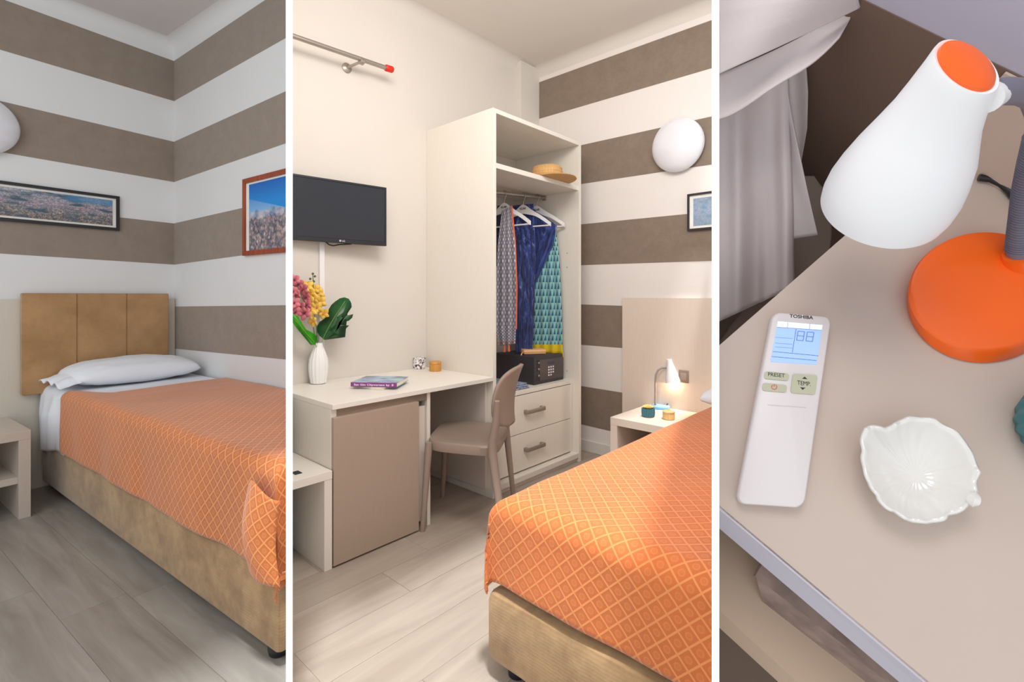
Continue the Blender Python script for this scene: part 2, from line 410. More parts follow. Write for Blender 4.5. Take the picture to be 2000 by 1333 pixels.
# ceilings with a coved edge
struct('ceiling', M1, B((-.1, -2.6, CZ), (3.0, .1, CZ+.08)), plain('ceiling_left', (214, 208, 206), .8, var=.01), cut=[P1L])
struct('ceiling_middle', M2, B((-.1, -1.6, CZ), (1.60, 1.19, CZ+.08)), CEIL, cut=[P1R])
def cove(name, M, a0, a1, axis, sgn, mat, cut=None, r=.075):
    bm = nb(); n = 10; A = []; Bv = []
    for k in range(n+1):
        t = k/n*PI/2; off = r*(1-math.sin(t)); z = CZ-r*(1-math.cos(t)); z = CZ-r+r*math.sin(t); off = r*(1-math.cos(t))
        for L, e in ((A, a0), (Bv, a1)):
            p = [e, e, z]; p[axis] = sgn*off; L.append(bm.verts.new(p))
    c0 = [a0, a0, CZ]; c0[axis] = 0; c1 = [a1, a1, CZ]; c1[axis] = 0
    c0 = bm.verts.new(c0); c1 = bm.verts.new(c1)
    for k in range(n): bm.faces.new((A[k], A[k+1], Bv[k+1], Bv[k]))
    bm.faces.new(A+[c0]); bm.faces.new([c1]+Bv[::-1]); bm.faces.new((A[0], Bv[0], c1, c0)); bm.faces.new((A[-1], c0, c1, Bv[-1]))
    bmesh.ops.recalc_face_normals(bm, faces=bm.faces[:])
    return struct(name, M, bm, mat, cut, smooth=True)
cove('trim_3', M1, -2.6, 0, 0, 1, WALL1); cove('trim_4', M1, 0, 1.60, 1, -1, WALL1, [P1L])
bmv = None
cove('trim_5', M2, -1.05, 1.09, 0, 1, WALL2, [P1R])
o = cove('trim_6', M2@Matrix.Translation((0, 1.09, 0)), 0, 1.6, 1, -1, WALL2)
# pipe chase in the corner behind the wardrobe
struct('trim_7', M2, B((0, .87, 0), (.052, 1.09, CZ-.01)), WALL2)
# skirting board
struct('baseboard_right', M2, B((.052, 1.075, 0), (2.4, 1.09, .085), .004), plain('skirting_white', (222, 216, 210), .5, var=.01))
struct('baseboard_middle', M2, B((0, -1.0, 0), (.012, 0, .08), .003), plain('skirting_white_middle', (222, 216, 210), .5, var=.01), cut=[P1R])

# ============================================================ LEFT SET
def cloth_over(M, a0, a1, b0, b1, z, dropL, dropF, foot, side, nu=150, nv=110, r=.05, amp=.006, seed=0, cornerbulge=0, along=0, hemwave=.01, side2=None, period=1.0, z_fn=None, tuck=0, head_round=0):
    """cover lying on a bed: local x = length a0->a1 (foot drop beyond a1), y = width b0->b1; side drop over b0"""
    L = (a1-a0)+dropF; W = (b1-b0)+dropL
    def fn(u, v):
        s = u*L; t = v*W                                    # s from head to hem of foot, t from far side to hem of near side
        ds = max(0, s-(a1-a0)); dt = max(0, t-(b1-b0))
        def fold(q):
            arc = r*PI/2
            if q <= 0: return 0, 0
            if q < arc: al = q/r; return r*math.sin(al), r*(1-math.cos(al))
            return r, r+(q-arc)
        # rounding begins r before the edge
        s2 = s-(a1-a0-r); t2 = t-(b1-b0-r)
        fx, dzx = fold(s2); fy, dzy = fold(t2)
        x = (a0+s) if s2 <= 0 else a1-r+fx
        y = (b1-t) if t2 <= 0 else b0+r-fy
        k = min(dzx, dzy)
        dz = max(dzx, dzy)+.12*k
        if k > 0 and cornerbulge:
            e = cornerbulge*min(1, k/.12)*(1-.35*min(1, k/.3)); x += e*.9; y -= e*.75
        p = Vector((x, y, z-dz))
        n1 = noise.noise(Vector((s*2.2+seed, t*2.2, seed))); n2 = noise.noise(Vector((s*7+seed, t*5, seed+3)))
        top = 1 if dz < .01 else 0
        p.z += amp*(n1+.35*n2)*(1 if top else .3)
        if dzy > r: p.y -= .012*(noise.noise(Vector((s*5, seed, dzy*2)))+.25)*min(1, (dzy-r)/.15)
        if dzx > r: p.x += .014*(noise.noise(Vector((t*5, seed+9, dzx*2)))+.25)*min(1, (dzx-r)/.15)
        hem = max(0, max(ds/max(dropF, .01), dt/max(dropL, .01)))
        p.z += hemwave*hem*noise.noise(Vector((s*3, t*3, 5+seed)))
        if z_fn: p.z += z_fn(s, t)
        return p
    return grid(fn, nu, nv, uv=lambda u, v: (u*L, v*W))
BW1 = -.725
bed = thing('single_bed', 'tan velvet single bed base on small black feet, under the padded headboard', 'bed', M1, (1.3, -.37, 0))
bm = nb(); box(bm, (.06, BW1, .045), (2.597, -.015, .325), .018)
for v in bm.verts:
    if v.co.y < -.6: v.co.y += .006*noise.noise(v.co*6)
part(bed, 'bed_base', bm, VELVET, True, [P1L])
for k, (a, b) in enumerate(((2.52, BW1+.045), (.2, BW1+.08), (1.3, BW1+.10))):
    part(bed, 'foot', lathe(nb(), [(.026, 0), (.030, .004), (.033, .02), (.033, .05)], (a, b, 0), seg=20, cap1=True), BLACKP, True, [P1L])
bm = nb(); box(bm, (.07, BW1+.012, .32), (2.58, -.03, .612), .04)
part(bed, 'mattress', bm, WHITEC, True, [P1L])
# white sheet at the head end, hanging over the side
def sheet1(u, v):
    a = .05+.80*u; W = .70+.33; t = v*W; r = .05
    if t < .70-r: y = -.02-t; dz = 0
    else:
        q = t-(.70-r); arc = r*PI/2
        if q < arc: y = -.02-(.70-r)-r*math.sin(q/r); dz = r*(1-math.cos(q/r))
        else: y = -.72; dz = r+(q-arc)
    p = Vector((a, y, .620-dz))
    if dz > .03:
        k = min(1, dz/.15)*min(1, max(0, (.53-a)/.14)); p.y -= k*(.016+.020*noise.noise(Vector((a*13, 2, dz*2)))+.010*math.sin(a*42+dz*5)); p.z += .025*k*noise.noise(Vector((a*6, 0, 7)))+ (-.02 if a < .25 else .01)*k
    else: p.z += .003*noise.noise(Vector((a*7, t*7, 1)))
    return p
solo('sheet', 'white cotton sheet at the head of the left bed, hanging over its side', 'sheet', M1, (.3, -.4, .62), thicken(grid(sheet1, 60, 70), .002), WHITEC, 'all', [P1L])
bm = cloth_over(M1, .48, 2.602, BW1-.012, -.012, .634, .315, .36, 1, 1, 170, 100, r=.05, amp=.004, seed=2, cornerbulge=.004)
# the head edge of the cover sweeps diagonally: pull its corner back on the far side
for v in bm.verts:
    if v.co.x < 1.4:
        k = (1.4-v.co.x)/.92; e = max(0, min(1, (v.co.y+.745)/.16)); v.co.x += k*.30*e*e*(3-2*e)
def flap(u, v):
    x = 2.49+.165*u; bulge = math.sin(PI*min(1, .08+u*.9))
    y = BW1-.030-bulge*(.012+.034*math.sin(PI*(.10+.80*v)))
    return Vector((x-.02*math.sin(v*PI), y, .565-.275*v+.02*math.sin(u*5)*(1-v)+.006*noise.noise(Vector((u*3, v*5, 3)))))
grid(flap, 20, 24, uv=lambda u, v: (u*.25+.3, v*.3), bm=bm)
solo('bedspread', 'orange diamond patterned bedspread draped over the bed in the left picture', 'bedspread', M1, (1.5, -.37, .62), thicken(bm, .003), SPREAD1, 'all', [P1L])
# tucked corner flap bulging at the foot
def flap(u, v):
    p0 = Vector((2.47+.17*u, BW1-.03, .56-.30*v)); bulge = math.sin(PI*min(1, u*1.05))*(.045+.02*math.sin(v*3))
    p0.y -= bulge*(.35+.65*math.sin(PI*(.12+.80*v))); p0.z += .02*math.sin(u*5)*(1-v)
    p0.x += .02*v*u+.012*noise.noise(Vector((u*3, v*5, 3)))
    return p0
# pillow
def pillow(M, cx, cy, cz, lx, ly, h, seed, name, label, cut=None, rotz=0, wr=1., flange=True, tilt=0, ret=False):
    bm = nb(); n = 40; g = {}
    def pt(i, j, sgn):
        u = -1+2*i/n; v = -1+2*j/n
        e = (1-abs(u)**3.2)*(1-abs(v)**2.6); e = max(0, e)**.40
        x = u*lx/2*(1-.05*(abs(v)**3)); y = v*ly/2*(1-.04*abs(u)**3)
        z = sgn*h/2*e*(1 if sgn > 0 else .55)
        z += .010*wr*e*noise.noise(Vector((x*9+seed, y*5, seed*sgn)))+.005*wr*noise.noise(Vector((x*22+seed, y*16, seed)))*(1-.3*e)
        return Vector((x, y, z))
    for sgn in (1, -1):
        for i in range(n+1):
            for j in range(n+1):
                edge = i in (0, n) or j in (0, n)
                k = (i, j, 0 if edge else sgn)
                if k not in g: g[k] = bm.verts.new(pt(i, j, sgn if not edge else 1))
        for i in range(n):
            for j in range(n):
                q = [(i, j), (i+1, j), (i+1, j+1), (i, j+1)]
                f = [g[(a, b, 0 if (a in (0, n) or b in (0, n)) else sgn)] for a, b in q]
                bm.faces.new(f if sgn > 0 else f[::-1])
    place(bm, Matrix.Translation((cx, cy, cz))@Matrix.Rotation(rotz, 4, 'Z')@Matrix.Rotation(tilt, 4, 'Y'))
    if ret: return bm
    root = thing(name, label, 'pillow', M, (cx, cy, cz-h*.3))
    part(root, 'cushion', bm, WHITEC, 'all', cut)
    if flange:
        def fl(u, v):
            x = (-.5+v)*lx*.94; y = -ly/2+.035-u*.105
            z = .035*math.sin(PI*v)*(1-u*.6)-.030*u+.010*math.sin(v*19)*u+.006*noise.noise(Vector((v*8, u*3, seed)))
            return Vector((x, y, z))
        f = grid(fl, 10, 40); place(f, Matrix.Translation((cx, cy, cz))@Matrix.Rotation(rotz, 4, 'Z'))
        part(root, 'pillowcase_hem', thicken(f, .0025), WHITEC, 'all', cut)
    return root
pillow(M1, .31, -.355, .676, .46, .64, .185, 4, 'pillow', 'plump white pillow with an open pillowcase hem, lying at the head of the left bed')
# beige board and padded headboard
hb = thing('headboard_board', 'flat beige board on the wall behind the padded headboard of the left bed', 'headboard', M1, (0, -1.1, 0))
zt = loc(M1, 341, 584, 0, .025).z
part(hb, 'board', B((0, -2.4, 0), (.025, -.004, zt), .0015), LAMG)
ph = thing('padded_headboard', 'tan padded fabric headboard with three stitched sections, hung above the left bed', 'headboard', M1, (.03, -.4, .45))
fa = .075
tl = loc(M1, 43, 569, 0, fa); br = loc(M1, 330, 577, 0, fa); bl = loc(M1, 43, 774, 0, fa)
zT = (tl.z+br.z)/2; zB = bl.z
cuts_ = [tl.y, loc(M1, 151, 600, 0, fa).y, loc(M1, 248, 600, 0, fa).y, br.y]
part(ph, 'backing', B((.026, cuts_[0]+.004, zB+.004), (.062, cuts_[3]-.004, zT-.004), .003), HEADB)
for y0, y1 in zip(cuts_, cuts_[1:]):
    bm = B((.03, y0+.0006, zB), (fa, y1-.0006, zT)); 
    bmesh.ops.bevel(bm, geom=[e for e in bm.edges if any(v.co.x > fa-.001 for v in e.verts)], offset=.004, segments=2, affect='EDGES')
    part(ph, 'padded_panel', bm, HEADB, True)
# nightstand
def nightstand(M, name, label, a0, a1, b0, b1, top, t, mat, shelf, front, cut=None, tx=None):
    r = thing(name, label, 'nightstand', M, ((a0+a1)/2, (b0+b1)/2, 0))
    part(r, 'top', B((a0, b0, top-t), (a1, b1, top), .0012), mat, cut=cut)
    if front == 'a':
        part(r, 'side_panel', B((a0, b1-t, 0), (a1-.001, b1, top-t), .001), mat, cut=cut); part(r, 'side_panel', B((a0, b0, 0), (a1-.001, b0+t, top-t), .001), mat, cut=cut)
        part(r, 'shelf', B((a0, b0+t, shelf-.035), (a1-.02, b1-t, shelf), .001), mat, cut=cut); part(r, 'back_panel', B((a0, b0+t, shelf), (a0+.012, b1-t, top-t)), mat, cut=cut)
    else:
        part(r, 'side_panel', B((a0, b0+.001, 0), (a0+t, b1, top-t), .001), mat, cut=cut); part(r, 'side_panel', B((a1-t, b0+.001, 0), (a1, b1, top-t), .001), mat, cut=cut)
        part(r, 'shelf', B((a0+t, b0+.02, shelf-.035), (a1-t, b1, shelf), .001), mat, cut=cut); part(r, 'back_panel', B((a0+t, b1-.012, shelf), (a1-t, b1, top-t)), mat, cut=cut)
    return r
nightstand(M1, 'nightstand', 'pale open nightstand beside the left bed, cut by the picture edge', .026, .515, -1.42, -.862, .452, .046, LAMN, .215, 'a')
# pictures
def picture(name, label, M, axis, val, sgn, quad, inner, fw, fmat, pmat, cut=None, depth=.02):
    """quad and inner: pixel corners TL TR BR BL measured on the frame's front plane"""
    P = [loc(M, u, v, axis, val+sgn*depth) for u, v in quad]; Q = [loc(M, u, v, axis, val+sgn*depth) for u, v in inner]
    o = 1-axis; zs = [p.z for p in P]; z1 = (zs[0]+zs[1])/2; z0 = (zs[2]+zs[3])/2; s0, s1 = (P[0][o]+P[3][o])/2, (P[1][o]+P[2][o])/2
    qz1 = (Q[0].z+Q[1].z)/2; qz0 = (Q[2].z+Q[3].z)/2; q0 = (Q[0][o]+Q[3][o])/2; q1 = (Q[1][o]+Q[2][o])/2
    def bx(sa, sb, za, zb, da, db):
        lo = [0, 0, min(za, zb)]; hi = [0, 0, max(za, zb)]; lo[o], hi[o] = min(sa, sb), max(sa, sb)
        e = sorted((val+sgn*da, val+sgn*db)); lo[axis], hi[axis] = e; return B(lo, hi)
    org = [0, 0, z0]; org[axis] = val; org[o] = (s0+s1)/2
    r = thing(name, label, 'picture', M, org); sg = 1 if s1 > s0 else -1
    for nm in (bx(s0, s1, z1, z1-fw, .0, depth), bx(s0, s1, z0, z0+fw, .0, depth), bx(s0, s0+sg*fw, z0+fw, z1-fw, 0, depth), bx(s1, s1-sg*fw, z0+fw, z1-fw, 0, depth)):
        part(r, 'frame_rail', nm, fmat, cut=cut)
    part(r, 'mount', bx(s0+sg*fw, s1-sg*fw, z0+fw, z1-fw, .002, depth-.010), MATB, cut=cut)
    x = val+sgn*(depth-.009); bm = nb(); L = bm.loops.layers.uv.verify(); vs_ = []
    for s, z in ((q0, qz0), (q1, qz0), (q1, qz1), (q0, qz1)):
        p = [0, 0, z]; p[axis] = x; p[o] = s; vs_.append(bm.verts.new(p))
    f = bm.faces.new(vs_)
    for lp, uv in zip(f.loops, ((0, 0), (1, 0), (1, 1), (0, 1))): lp[L].uv = uv
    part(r, 'print', bm, pmat, cut=cut)
    return r
def qext(tl, tr, br, bl, u0=None, u1=None):
    def e(p, q, u): return (u, p[1]+(q[1]-p[1])*(u-p[0])/(q[0]-p[0]))
    if u0 is not None: tl, bl = e(tl, tr, u0), e(bl, br, u0)
    if u1 is not None: tr, br = e(tl, tr, u1), e(bl, br, u1)
    return [tl, tr, br, bl]
picture('panorama_picture', 'long black framed panorama of a city, on the left wall above the headboard', M1, 0, 0, 1,
        qext((0, 351), (234, 386), (234, 452), (0, 430), u0=-60), qext((0, 362), (221, 393), (221, 441), (0, 420), u0=-52), .018, FRAMEB, CITY)
q1 = qext((473, 352), (559, 328), (559, 490), (473, 504), u1=590); q2 = qext((483, 363), (559, 341), (559, 481), (484, 491), u1=584)
picture('city_picture', 'reddish wooden framed picture of a city under deep blue sky, beside the left bed', M1, 1, 0, -1, q1, q2, .027, FRAMEW, CITYSKY, [P1L])
# round opal wall lamps
def dome(name, label, M, c, axisv, R, cut=None):
    r = thing(name, label, 'wall lamp', M, c)
    c = Vector(c); ax = Vector(axisv)
    part(r, 'base_plate', lathe(nb(), [(R*.86, 0), (R*.9, .004), (R*.9, .022)], c, ax, cap1=True), WHITEP, True, cut)
    prof = [(R*.97, .018), (R, .024), (R*1.0, .032)]+[(R*math.cos(t), .032+.068*math.sin(t)) for t in [k*PI/2/12 for k in range(1, 12)]]+[(.002, .1)]
    part(r, 'glass_shade', lathe(nb(), prof, c, ax, cap1=True), OPAL, True, cut)
    return r
cl = loc(M1, -40, 242, 0, .03)
dome('round_wall_lamp', 'round white glass wall lamp at the far left edge, above the panorama picture', M1, (0, cl.y, cl.z), (1, 0, 0), .165)

# ============================================================ MIDDLE SET
cr = loc(M2, 1322, 283, 1, 1.05)
dome('round_wall_lamp', 'round white glass wall lamp on the brown striped wall right of the wardrobe', M2, (cr.x, 1.09, cr.z), (0, -1, 0), .172)
picture('small_picture', 'small black framed blue grey picture on the striped wall, below the round lamp', M2, 1, 1.09, -1,
        qext((1342, 378), (1391, 373), (1391, 447), (1342, 451), u1=1440), qext((1353, 387), (1391, 383), (1391, 438), (1353, 441), u1=1430), .012, FRAMEB, CITYB)
# curtain rod
cr_ = thing('curtain_rod', 'thin brushed metal curtain rod with a red end cap, high on the wall', 'curtain rod', M2, (0, -.56, 2.43))
p0 = loc(M2, 545, 61, 0, .10); p1 = loc(M2, 752, 132, 0, .10); p2 = loc(M2, 767, 136.5, 0, .10)
p0.z = p1.z+(p0.z-p1.z); part(cr_, 'pole', tube(nb(), [p0, p1], .0125, 16), NICKEL, True, [P1R])
part(cr_, 'end_cap', tube(nb(), [p1, p1+(p2-p1)*.12, p1+(p2-p1)*.9, p2], [.014, .019, .019, .015], 20), RED, True, label='red end cap')
fl = loc(M2, 677, 133, 0, 0); q = loc(M2, 706, 120, 0, .10)
part(cr_, 'flange', lathe(nb(), [(.028, 0), (.028, .006), (.016, .014)], fl, (1, 0, 0), 24, cap1=True), NICKEL, True)
part(cr_, 'bracket_arm', tube(nb(), [fl+Vector((.01, 0, 0)), fl+(q-fl)*.5, q], .0075, 12), NICKEL, True)
part(cr_, 'ring', lathe(nb(), [(.0165, -.012), (.0185, -.01), (.0185, .01), (.0165, .012)], q, (0, 1, 0), 20, cap1=True), NICKEL, True)
# television
tvr = Vector((.12, -.381)); tvl = Vector((.052, -.915)); dt = (tvr-tvl).normalized(); wv = (tvr-tvl).length; nrm = Vector((dt.y, -dt.x))
tv = thing('television', 'flat black television on a wall arm, above the desk in the middle picture', 'television', M2, (0, -.6, 1.42))
MT = frame((tvl.x, tvl.y, 1.435), (dt.x, dt.y, 0), (-nrm.x, -nrm.y, 0), (0, 0, 1)); hh = .335
part(tv, 'casing', place(B((0, .004, 0), (wv, .034, hh), .004), MT), BLACKP, True, [P1R])
part(tv, 'screen', place(B((.012, .0015, .022), (wv-.011, .005, hh-.012)), MT), SCREEN, False, [P1R])
for bx_ in (((0, 0, 0), (wv, .006, .021)), ((0, 0, hh-.011), (wv, .006, hh)), ((wv-.010, 0, .021), (wv, .006, hh-.011)), ((0, 0, .021), (.011, .006, hh-.011))):
    part(tv, 'bezel', place(B(*bx_, .001), MT), BLACKP, False, [P1R])
lg = loc(M2, 669, 476.5, 0, .09)
LOGO = plain('logo_grey', (196, 190, 192), .4)
u_ = (Vector((lg.x, lg.y))-tvl).dot(dt)
cc = lathe(nb(), [(.0055, -.0008), (.0055, 0)], (u_-.012, -.0006, .011), (0, 1, 0), 20, cap1=True); t_ = text_bm('LG', .014, .0004, True)
place(t_, Matrix.Translation((u_+.006, -.0008, .0105))@Matrix.Rotation(PI/2, 4, 'X')); merge(cc, t_)
part(tv, 'logo', place(cc, MT), LOGO)
part(tv, 'wall_arm', B((0, -.66, 1.53), (.07, -.58, 1.66), .004), BLACKP)
sg = place(tube(nb(), [(.20, .02, .0), (.215, .02, -.012), (.24, .022, -.016), (.27, .022, -.008), (.34, .02, .0)], .0035, 8), MT)
part(tv, 'cable', sg, BLACKP, True)
ct = loc(M2, 629, 480, 0, .01); ct0 = ct.y
solo('cable_trunking', 'slim white cable trunking running down the wall from the television to the desk', 'cable cover', M2, (0, ct0, .69), B((0, ct0-.014, .692), (.014, ct0+.014, 1.55), .003), WHITEP)
# wardrobe
WD, WW, WH, tk = .601, .874, 2.215, .026
wd = thing('wardrobe', 'tall pale open wardrobe with a hanging rail above two drawers, in the middle picture', 'wardrobe', M2, (.3, .437, 0))
part(wd, 'side_panel', B((.001, 0, 0), (WD, tk, WH), .001), LAM); part(wd, 'side_panel', B((.001, WW-tk, 0), (WD, WW, WH), .001), LAM)
part(wd, 'top_panel', B((.001, tk, WH-tk), (WD, WW-tk, WH), .001), LAM)
part(wd, 'back_panel', B((.001, tk, .06), (.012, WW-tk, WH-tk)), LAMI)
part(wd, 'shelf', B((.012, tk, 1.88), (WD-.008, WW-tk, 1.91), .001), LAM)
part(wd, 'bottom_panel', B((.012, tk, .03), (WD-.002, WW-tk, .062), .001), LAM)
part(wd, 'plinth', B((.5, tk, 0), (WD-.02, WW-tk, .03)), LAM)
part(wd, 'drawer_top', B((.012, tk, .540), (.552, WW-tk, .566), .001), LAM)
part(wd, 'front_filler', B((.535, tk, .062), (.551, tk+.03, .540)), LAM); part(wd, 'front_filler', B((.535, WW-tk-.03, .062), (.551, WW-tk, .540)), LAM)
for z0, z1 in ((.072, .298), (.302, .535)):
    d_ = part(wd, 'drawer', B((.06, tk+.032, z0), (.552, WW-tk-.032, z1), .0012), LAM)
    zc = (z0+z1)/2+.012; yc = loc(M2, 1045, 700, 0, .57).y
    hb_ = nb(); box(hb_, (.578, yc-.088, zc-.0125), (.588, yc+.088, zc+.0125), .003); box(hb_, (.552, yc-.088, zc-.012), (.580, yc-.068, zc+.012), .002); box(hb_, (.552, yc+.068, zc-.012), (.580, yc+.088, zc+.012), .002)
    part(d_, 'handle', hb_, NICKD, True, label='brushed metal bar handle')
RA = .30; rz0, rz1 = 1.805, 1.866; RAILZ = lambda b: rz0+(rz1-rz0)*(b-.03)/.8
part(wd, 'hanging_rail', tube(nb(), [(RA, tk, rz0), (RA, WW-tk, rz1)], .0125, 14), NICKEL, True)
part(wd, 'rail_bracket', B((RA-.016, WW-tk-.012, rz1-.02), (RA+.016, WW-tk, 1.88), .002), NICKEL)
for k, z in enumerate((1.35, 1.45, .62)):
    part(wd, 'shelf_pin_hole', lathe(nb(), [(.004, 0), (.004, .001)], (.50, WW-tk-.0012, z), (0, 1, 0), 10, cap1=True), NICKD)
# hangers + clothes : each hanger hangs across the wardrobe depth, turned a little
def hanger(b, yaw, label, txt, ln=.42):
    z = RAILZ(b); c = Vector((RA, b, z)); r = thing('clothes_hanger', label, 'hanger', M2, (RA, b, z), 'white hangers on the wardrobe rail')
    dx = Vector((math.cos(yaw), math.sin(yaw), 0)); nn = Vector((-dx.y, dx.x, 0))
    hk = []
    for k in range(11):
        a = math.radians(-20+k*22); hk.append(c+dx*(.019*math.cos(a))+Vector((0, 0, .019*math.sin(a)-.001)))
    hk = [c+Vector((0, 0, -.075)), c+dx*.0+Vector((0, 0, -.05)), c+dx*.010+Vector((0, 0, -.025))]+hk
    part(r, 'hook', tube(nb(), hk, .0022, 8), NICKEL, True)
    prof = []
    for k in range(25):
        s = -1+2*k/24; x = s*ln/2
        top = -.086-.012*s*s-.105*abs(s)**1.35+(.022*math.exp(-(s*4.6)**2)); hh_ = .026+.055*math.exp(-(s*3.6)**2)*.7
        prof.append((x, top, top-hh_))
    bm = nb(); A = [c+dx*x+Vector((0, 0, t))-nn*.006 for x, t, b_ in prof]+[c+dx*x+Vector((0, 0, b_))-nn*.006 for x, t, b_ in prof[::-1]]
    prism(bm, A, [p+nn*.012 for p in A]); bmesh.ops.triangulate(bm, faces=[f for f in bm.faces if len(f.verts) > 4])
    part(r, 'shoulder', bm, WHITEP)
    part(r, 'trouser_bar', tube(nb(), [c-dx*(ln/2-.01)+Vector((0, 0, -.222)), c+dx*(ln/2-.01)+Vector((0, 0, -.222))], .005, 8), WHITEP, True)
    t = text_bm(txt, .020, .0004, True); place(t, rfr(c+Vector((0, 0, -.094))-nn*.0066, dx, (0, 0, 1))); part(r, 'lettering', t, BLACKP)
    return c, dx, nn
hA = hanger(.415, .10, 'white wooden hanger holding the grey patterned scarf, leftmost on the rail', 'KLAR')
hB = hanger(.608, .22, 'white wooden hanger in the middle of the rail, holding the navy tie dye robe', 'KLAR')
hC = hanger(.757, .30, 'white wooden hanger at the right end of the rail, holding the teal scarf', 'KLAR')
def cloth_mat(name, fn, rough=.9):
    s = NT(name); s.b.inputs['Roughness'].default_value = rough; s.b.inputs['Sheen Weight'].default_value = .2; s.l(fn(s), s.b.inputs[0]); return s.m
def grey_fn(s):
    co = s.coord('UV', (1/.032, 1/.032, 1), (0, 0, .78)); fr = s.n('ShaderNodeVectorMath', _operation='FRACTION'); s.l(co, fr.inputs[0])
    sb = s.n('ShaderNodeVectorMath', _operation='DISTANCE'); s.l(fr.outputs[0], sb.inputs[0]); sb.inputs[1].default_value = (.5, .5, 0)
    d = s.ramp(sb.outputs[1], [(.12, rgb(232, 228, 234)), (.32, rgb(150, 148, 162)), (.5, rgb(128, 126, 140))])
    nz = s.n('ShaderNodeTexNoise', Scale=60, Detail=2); s.l(s.coord(), nz.inputs[0]); return s.mix(.15, d, s.ramp(nz.outputs[0], [(.4, rgb(110, 110, 120)), (.6, rgb(190, 188, 192))]))
def navy_fn(s):
    co = s.coord('UV', (13, 6, 1)); nz = s.n('ShaderNodeTexNoise', Scale=1.2, Detail=7, Roughness=.62, Distortion=1.5); s.l(co, nz.inputs[0])
    return s.ramp(nz.outputs[0], [(.36, rgb(22, 26, 62)), (.5, rgb(42, 56, 118)), (.6, rgb(70, 92, 158)), (.72, rgb(166, 176, 214))])
def teal_fn(s):
    t = s.n('ShaderNodeTexCoord'); sp = s.n('ShaderNodeSeparateXYZ'); s.l(t.outputs['UV'], sp.inputs[0])
    P = .030
    vr = s.math('DIVIDE', sp.outputs[1], P*1.5); row = s.math('FLOOR', vr); fv = s.math('FRACT', vr)
    off = s.math('MULTIPLY', s.math('MODULO', row, 2.), .5)
    fu = s.math('FRACT', s.math('ADD', s.math('DIVIDE', sp.outputs[0], P), off))
    tri = s.math('ABSOLUTE', s.math('SUBTRACT', fu, .5))
    inside = s.math('LESS_THAN', tri, s.math('MULTIPLY', s.math('SUBTRACT', 1., fv), .42))
    half = s.math('GREATER_THAN', fu, .5)
    tcol = s.mix(half, rgb(36, 66, 120), rgb(86, 150, 150))
    a = s.mix(inside, rgb(134, 182, 180), tcol)
    return s.mix(s.math('LESS_THAN', sp.outputs[1], .062), a, rgb(214, 186, 22))
GREYS = cloth_mat('grey_dotted_scarf', grey_fn); NAVY = cloth_mat('navy_tie_dye', navy_fn); TEAL = cloth_mat('teal_triangle_print', teal_fn)
CORAL = plain('coral_trim', (216, 104, 76), .8); YEL = plain('yellow_fringe', (220, 190, 24), .85); NAVYD = plain('dark_speckled_cloth', (50, 54, 84), .9, var=.4, scale=120)
def hang(M, name, cxs, top, bot, mat, label, cat, depth, waves, amp, seed, shoulder=0, a_c=None, taper=0, yaw=0, uvw=None, zcut=None):
    """pleated cloth between measured pixel columns on the slanted hanger plane"""
    pass
def drape(px_l, px_r, n_u, n_v, a_of, amp, waves, seed, uw, thick=.003, ret_uvh=1.0):
    """px_l, px_r: lists of (u,v) down the two edges; a_of(s) gives local depth a"""
    def pick(L, t):
        k = t*(len(L)-1); i = min(int(k), len(L)-2); f = k-i; return (L[i][0]*(1-f)+L[i+1][0]*f, L[i][1]*(1-f)+L[i+1][1]*f)
    hz = {}
    def fn(s, t):
        l = pick(px_l, t); r = pick(px_r, t); u = l[0]*(1-s)+r[0]*s; v = l[1]*(1-s)+r[1]*s
        a = a_of(s)+amp*math.sin(waves*2*PI*s+seed+.8*math.sin(t*3+seed))*(.35+.65*t)+amp*.8*noise.noise(Vector((s*4, t*3, seed)))
        return loc(M2, u, v, 0, a)
    return fn
def cloth_thing(name, label, cat, pl, pr, a_of, amp, waves, seed, mat, width, height, n=(46, 60)):
    fn = drape(pl, pr, 0, 0, a_of, amp, waves, seed, width)
    org = fn(.5, 0)
    r = thing(name, label, cat, M2, org)
    part(r, 'cloth', thicken(grid(fn, n[0], n[1], uv=lambda s, t: (s*width, (1-t)*height)), .002), mat, 'all'); return r, fn
def hplane(hg, off):
    """surface fn on the vertical plane of a hanger, off metres nearer the viewer"""
    c, dx, nn = hg; I = M2.inverted(); o = I@EYE; R3_ = I.to_3x3()
    def f(u, v, extra=0):
        r = R3_@ray(u, v); q = c-nn*(off+extra); t = (q-o).dot(nn)/r.dot(nn); return o+r*t
    return f
def pick(L, t):
    k = t*(len(L)-1); i = min(int(k), len(L)-2); f = k-i; return (L[i][0]*(1-f)+L[i+1][0]*f, L[i][1]*(1-f)+L[i+1][1]*f)
def hcloth(hg, off, pl, pr, amp, waves, seed, bow=None):
    P = hplane(hg, off)
    def fn(s, t):
        l = pick(pl, t); r = pick(pr, t); u = l[0]*(1-s)+r[0]*s; v = l[1]*(1-s)+r[1]*s
        if bow: v += bow(s, t)
        return P(u, v, amp*(math.sin(waves*2*PI*s+seed+.9*math.sin(t*3+seed))*(.3+.7*min(1, t*2))+.7*noise.noise(Vector((s*5, t*3, seed)))))
    return fn
def cl(root, name, fn, mat, w_, h_, n=(56, 60), label=None):
    return part(root, name, thicken(grid(fn, n[0], n[1], uv=lambda s, t: (s*w_, (1-t)*h_)), .002), mat, 'all', label=label)
tr = thing('teal_scarf', 'teal scarf printed with small triangles and a yellow fringe, at the right of the rail', 'scarf', M2, hC[0]+Vector((0, 0, -.12)))
fnT = hcloth(hC, .016, [(1034, 430), (1032, 500), (1028, 600), (1025, 690)], [(1084, 436), (1092, 500), (1097, 600), (1099, 690)], .007, 4.3, 1.0)
cl(tr, 'cloth', fnT, TEAL, .30, 1.0)
fr = nb()
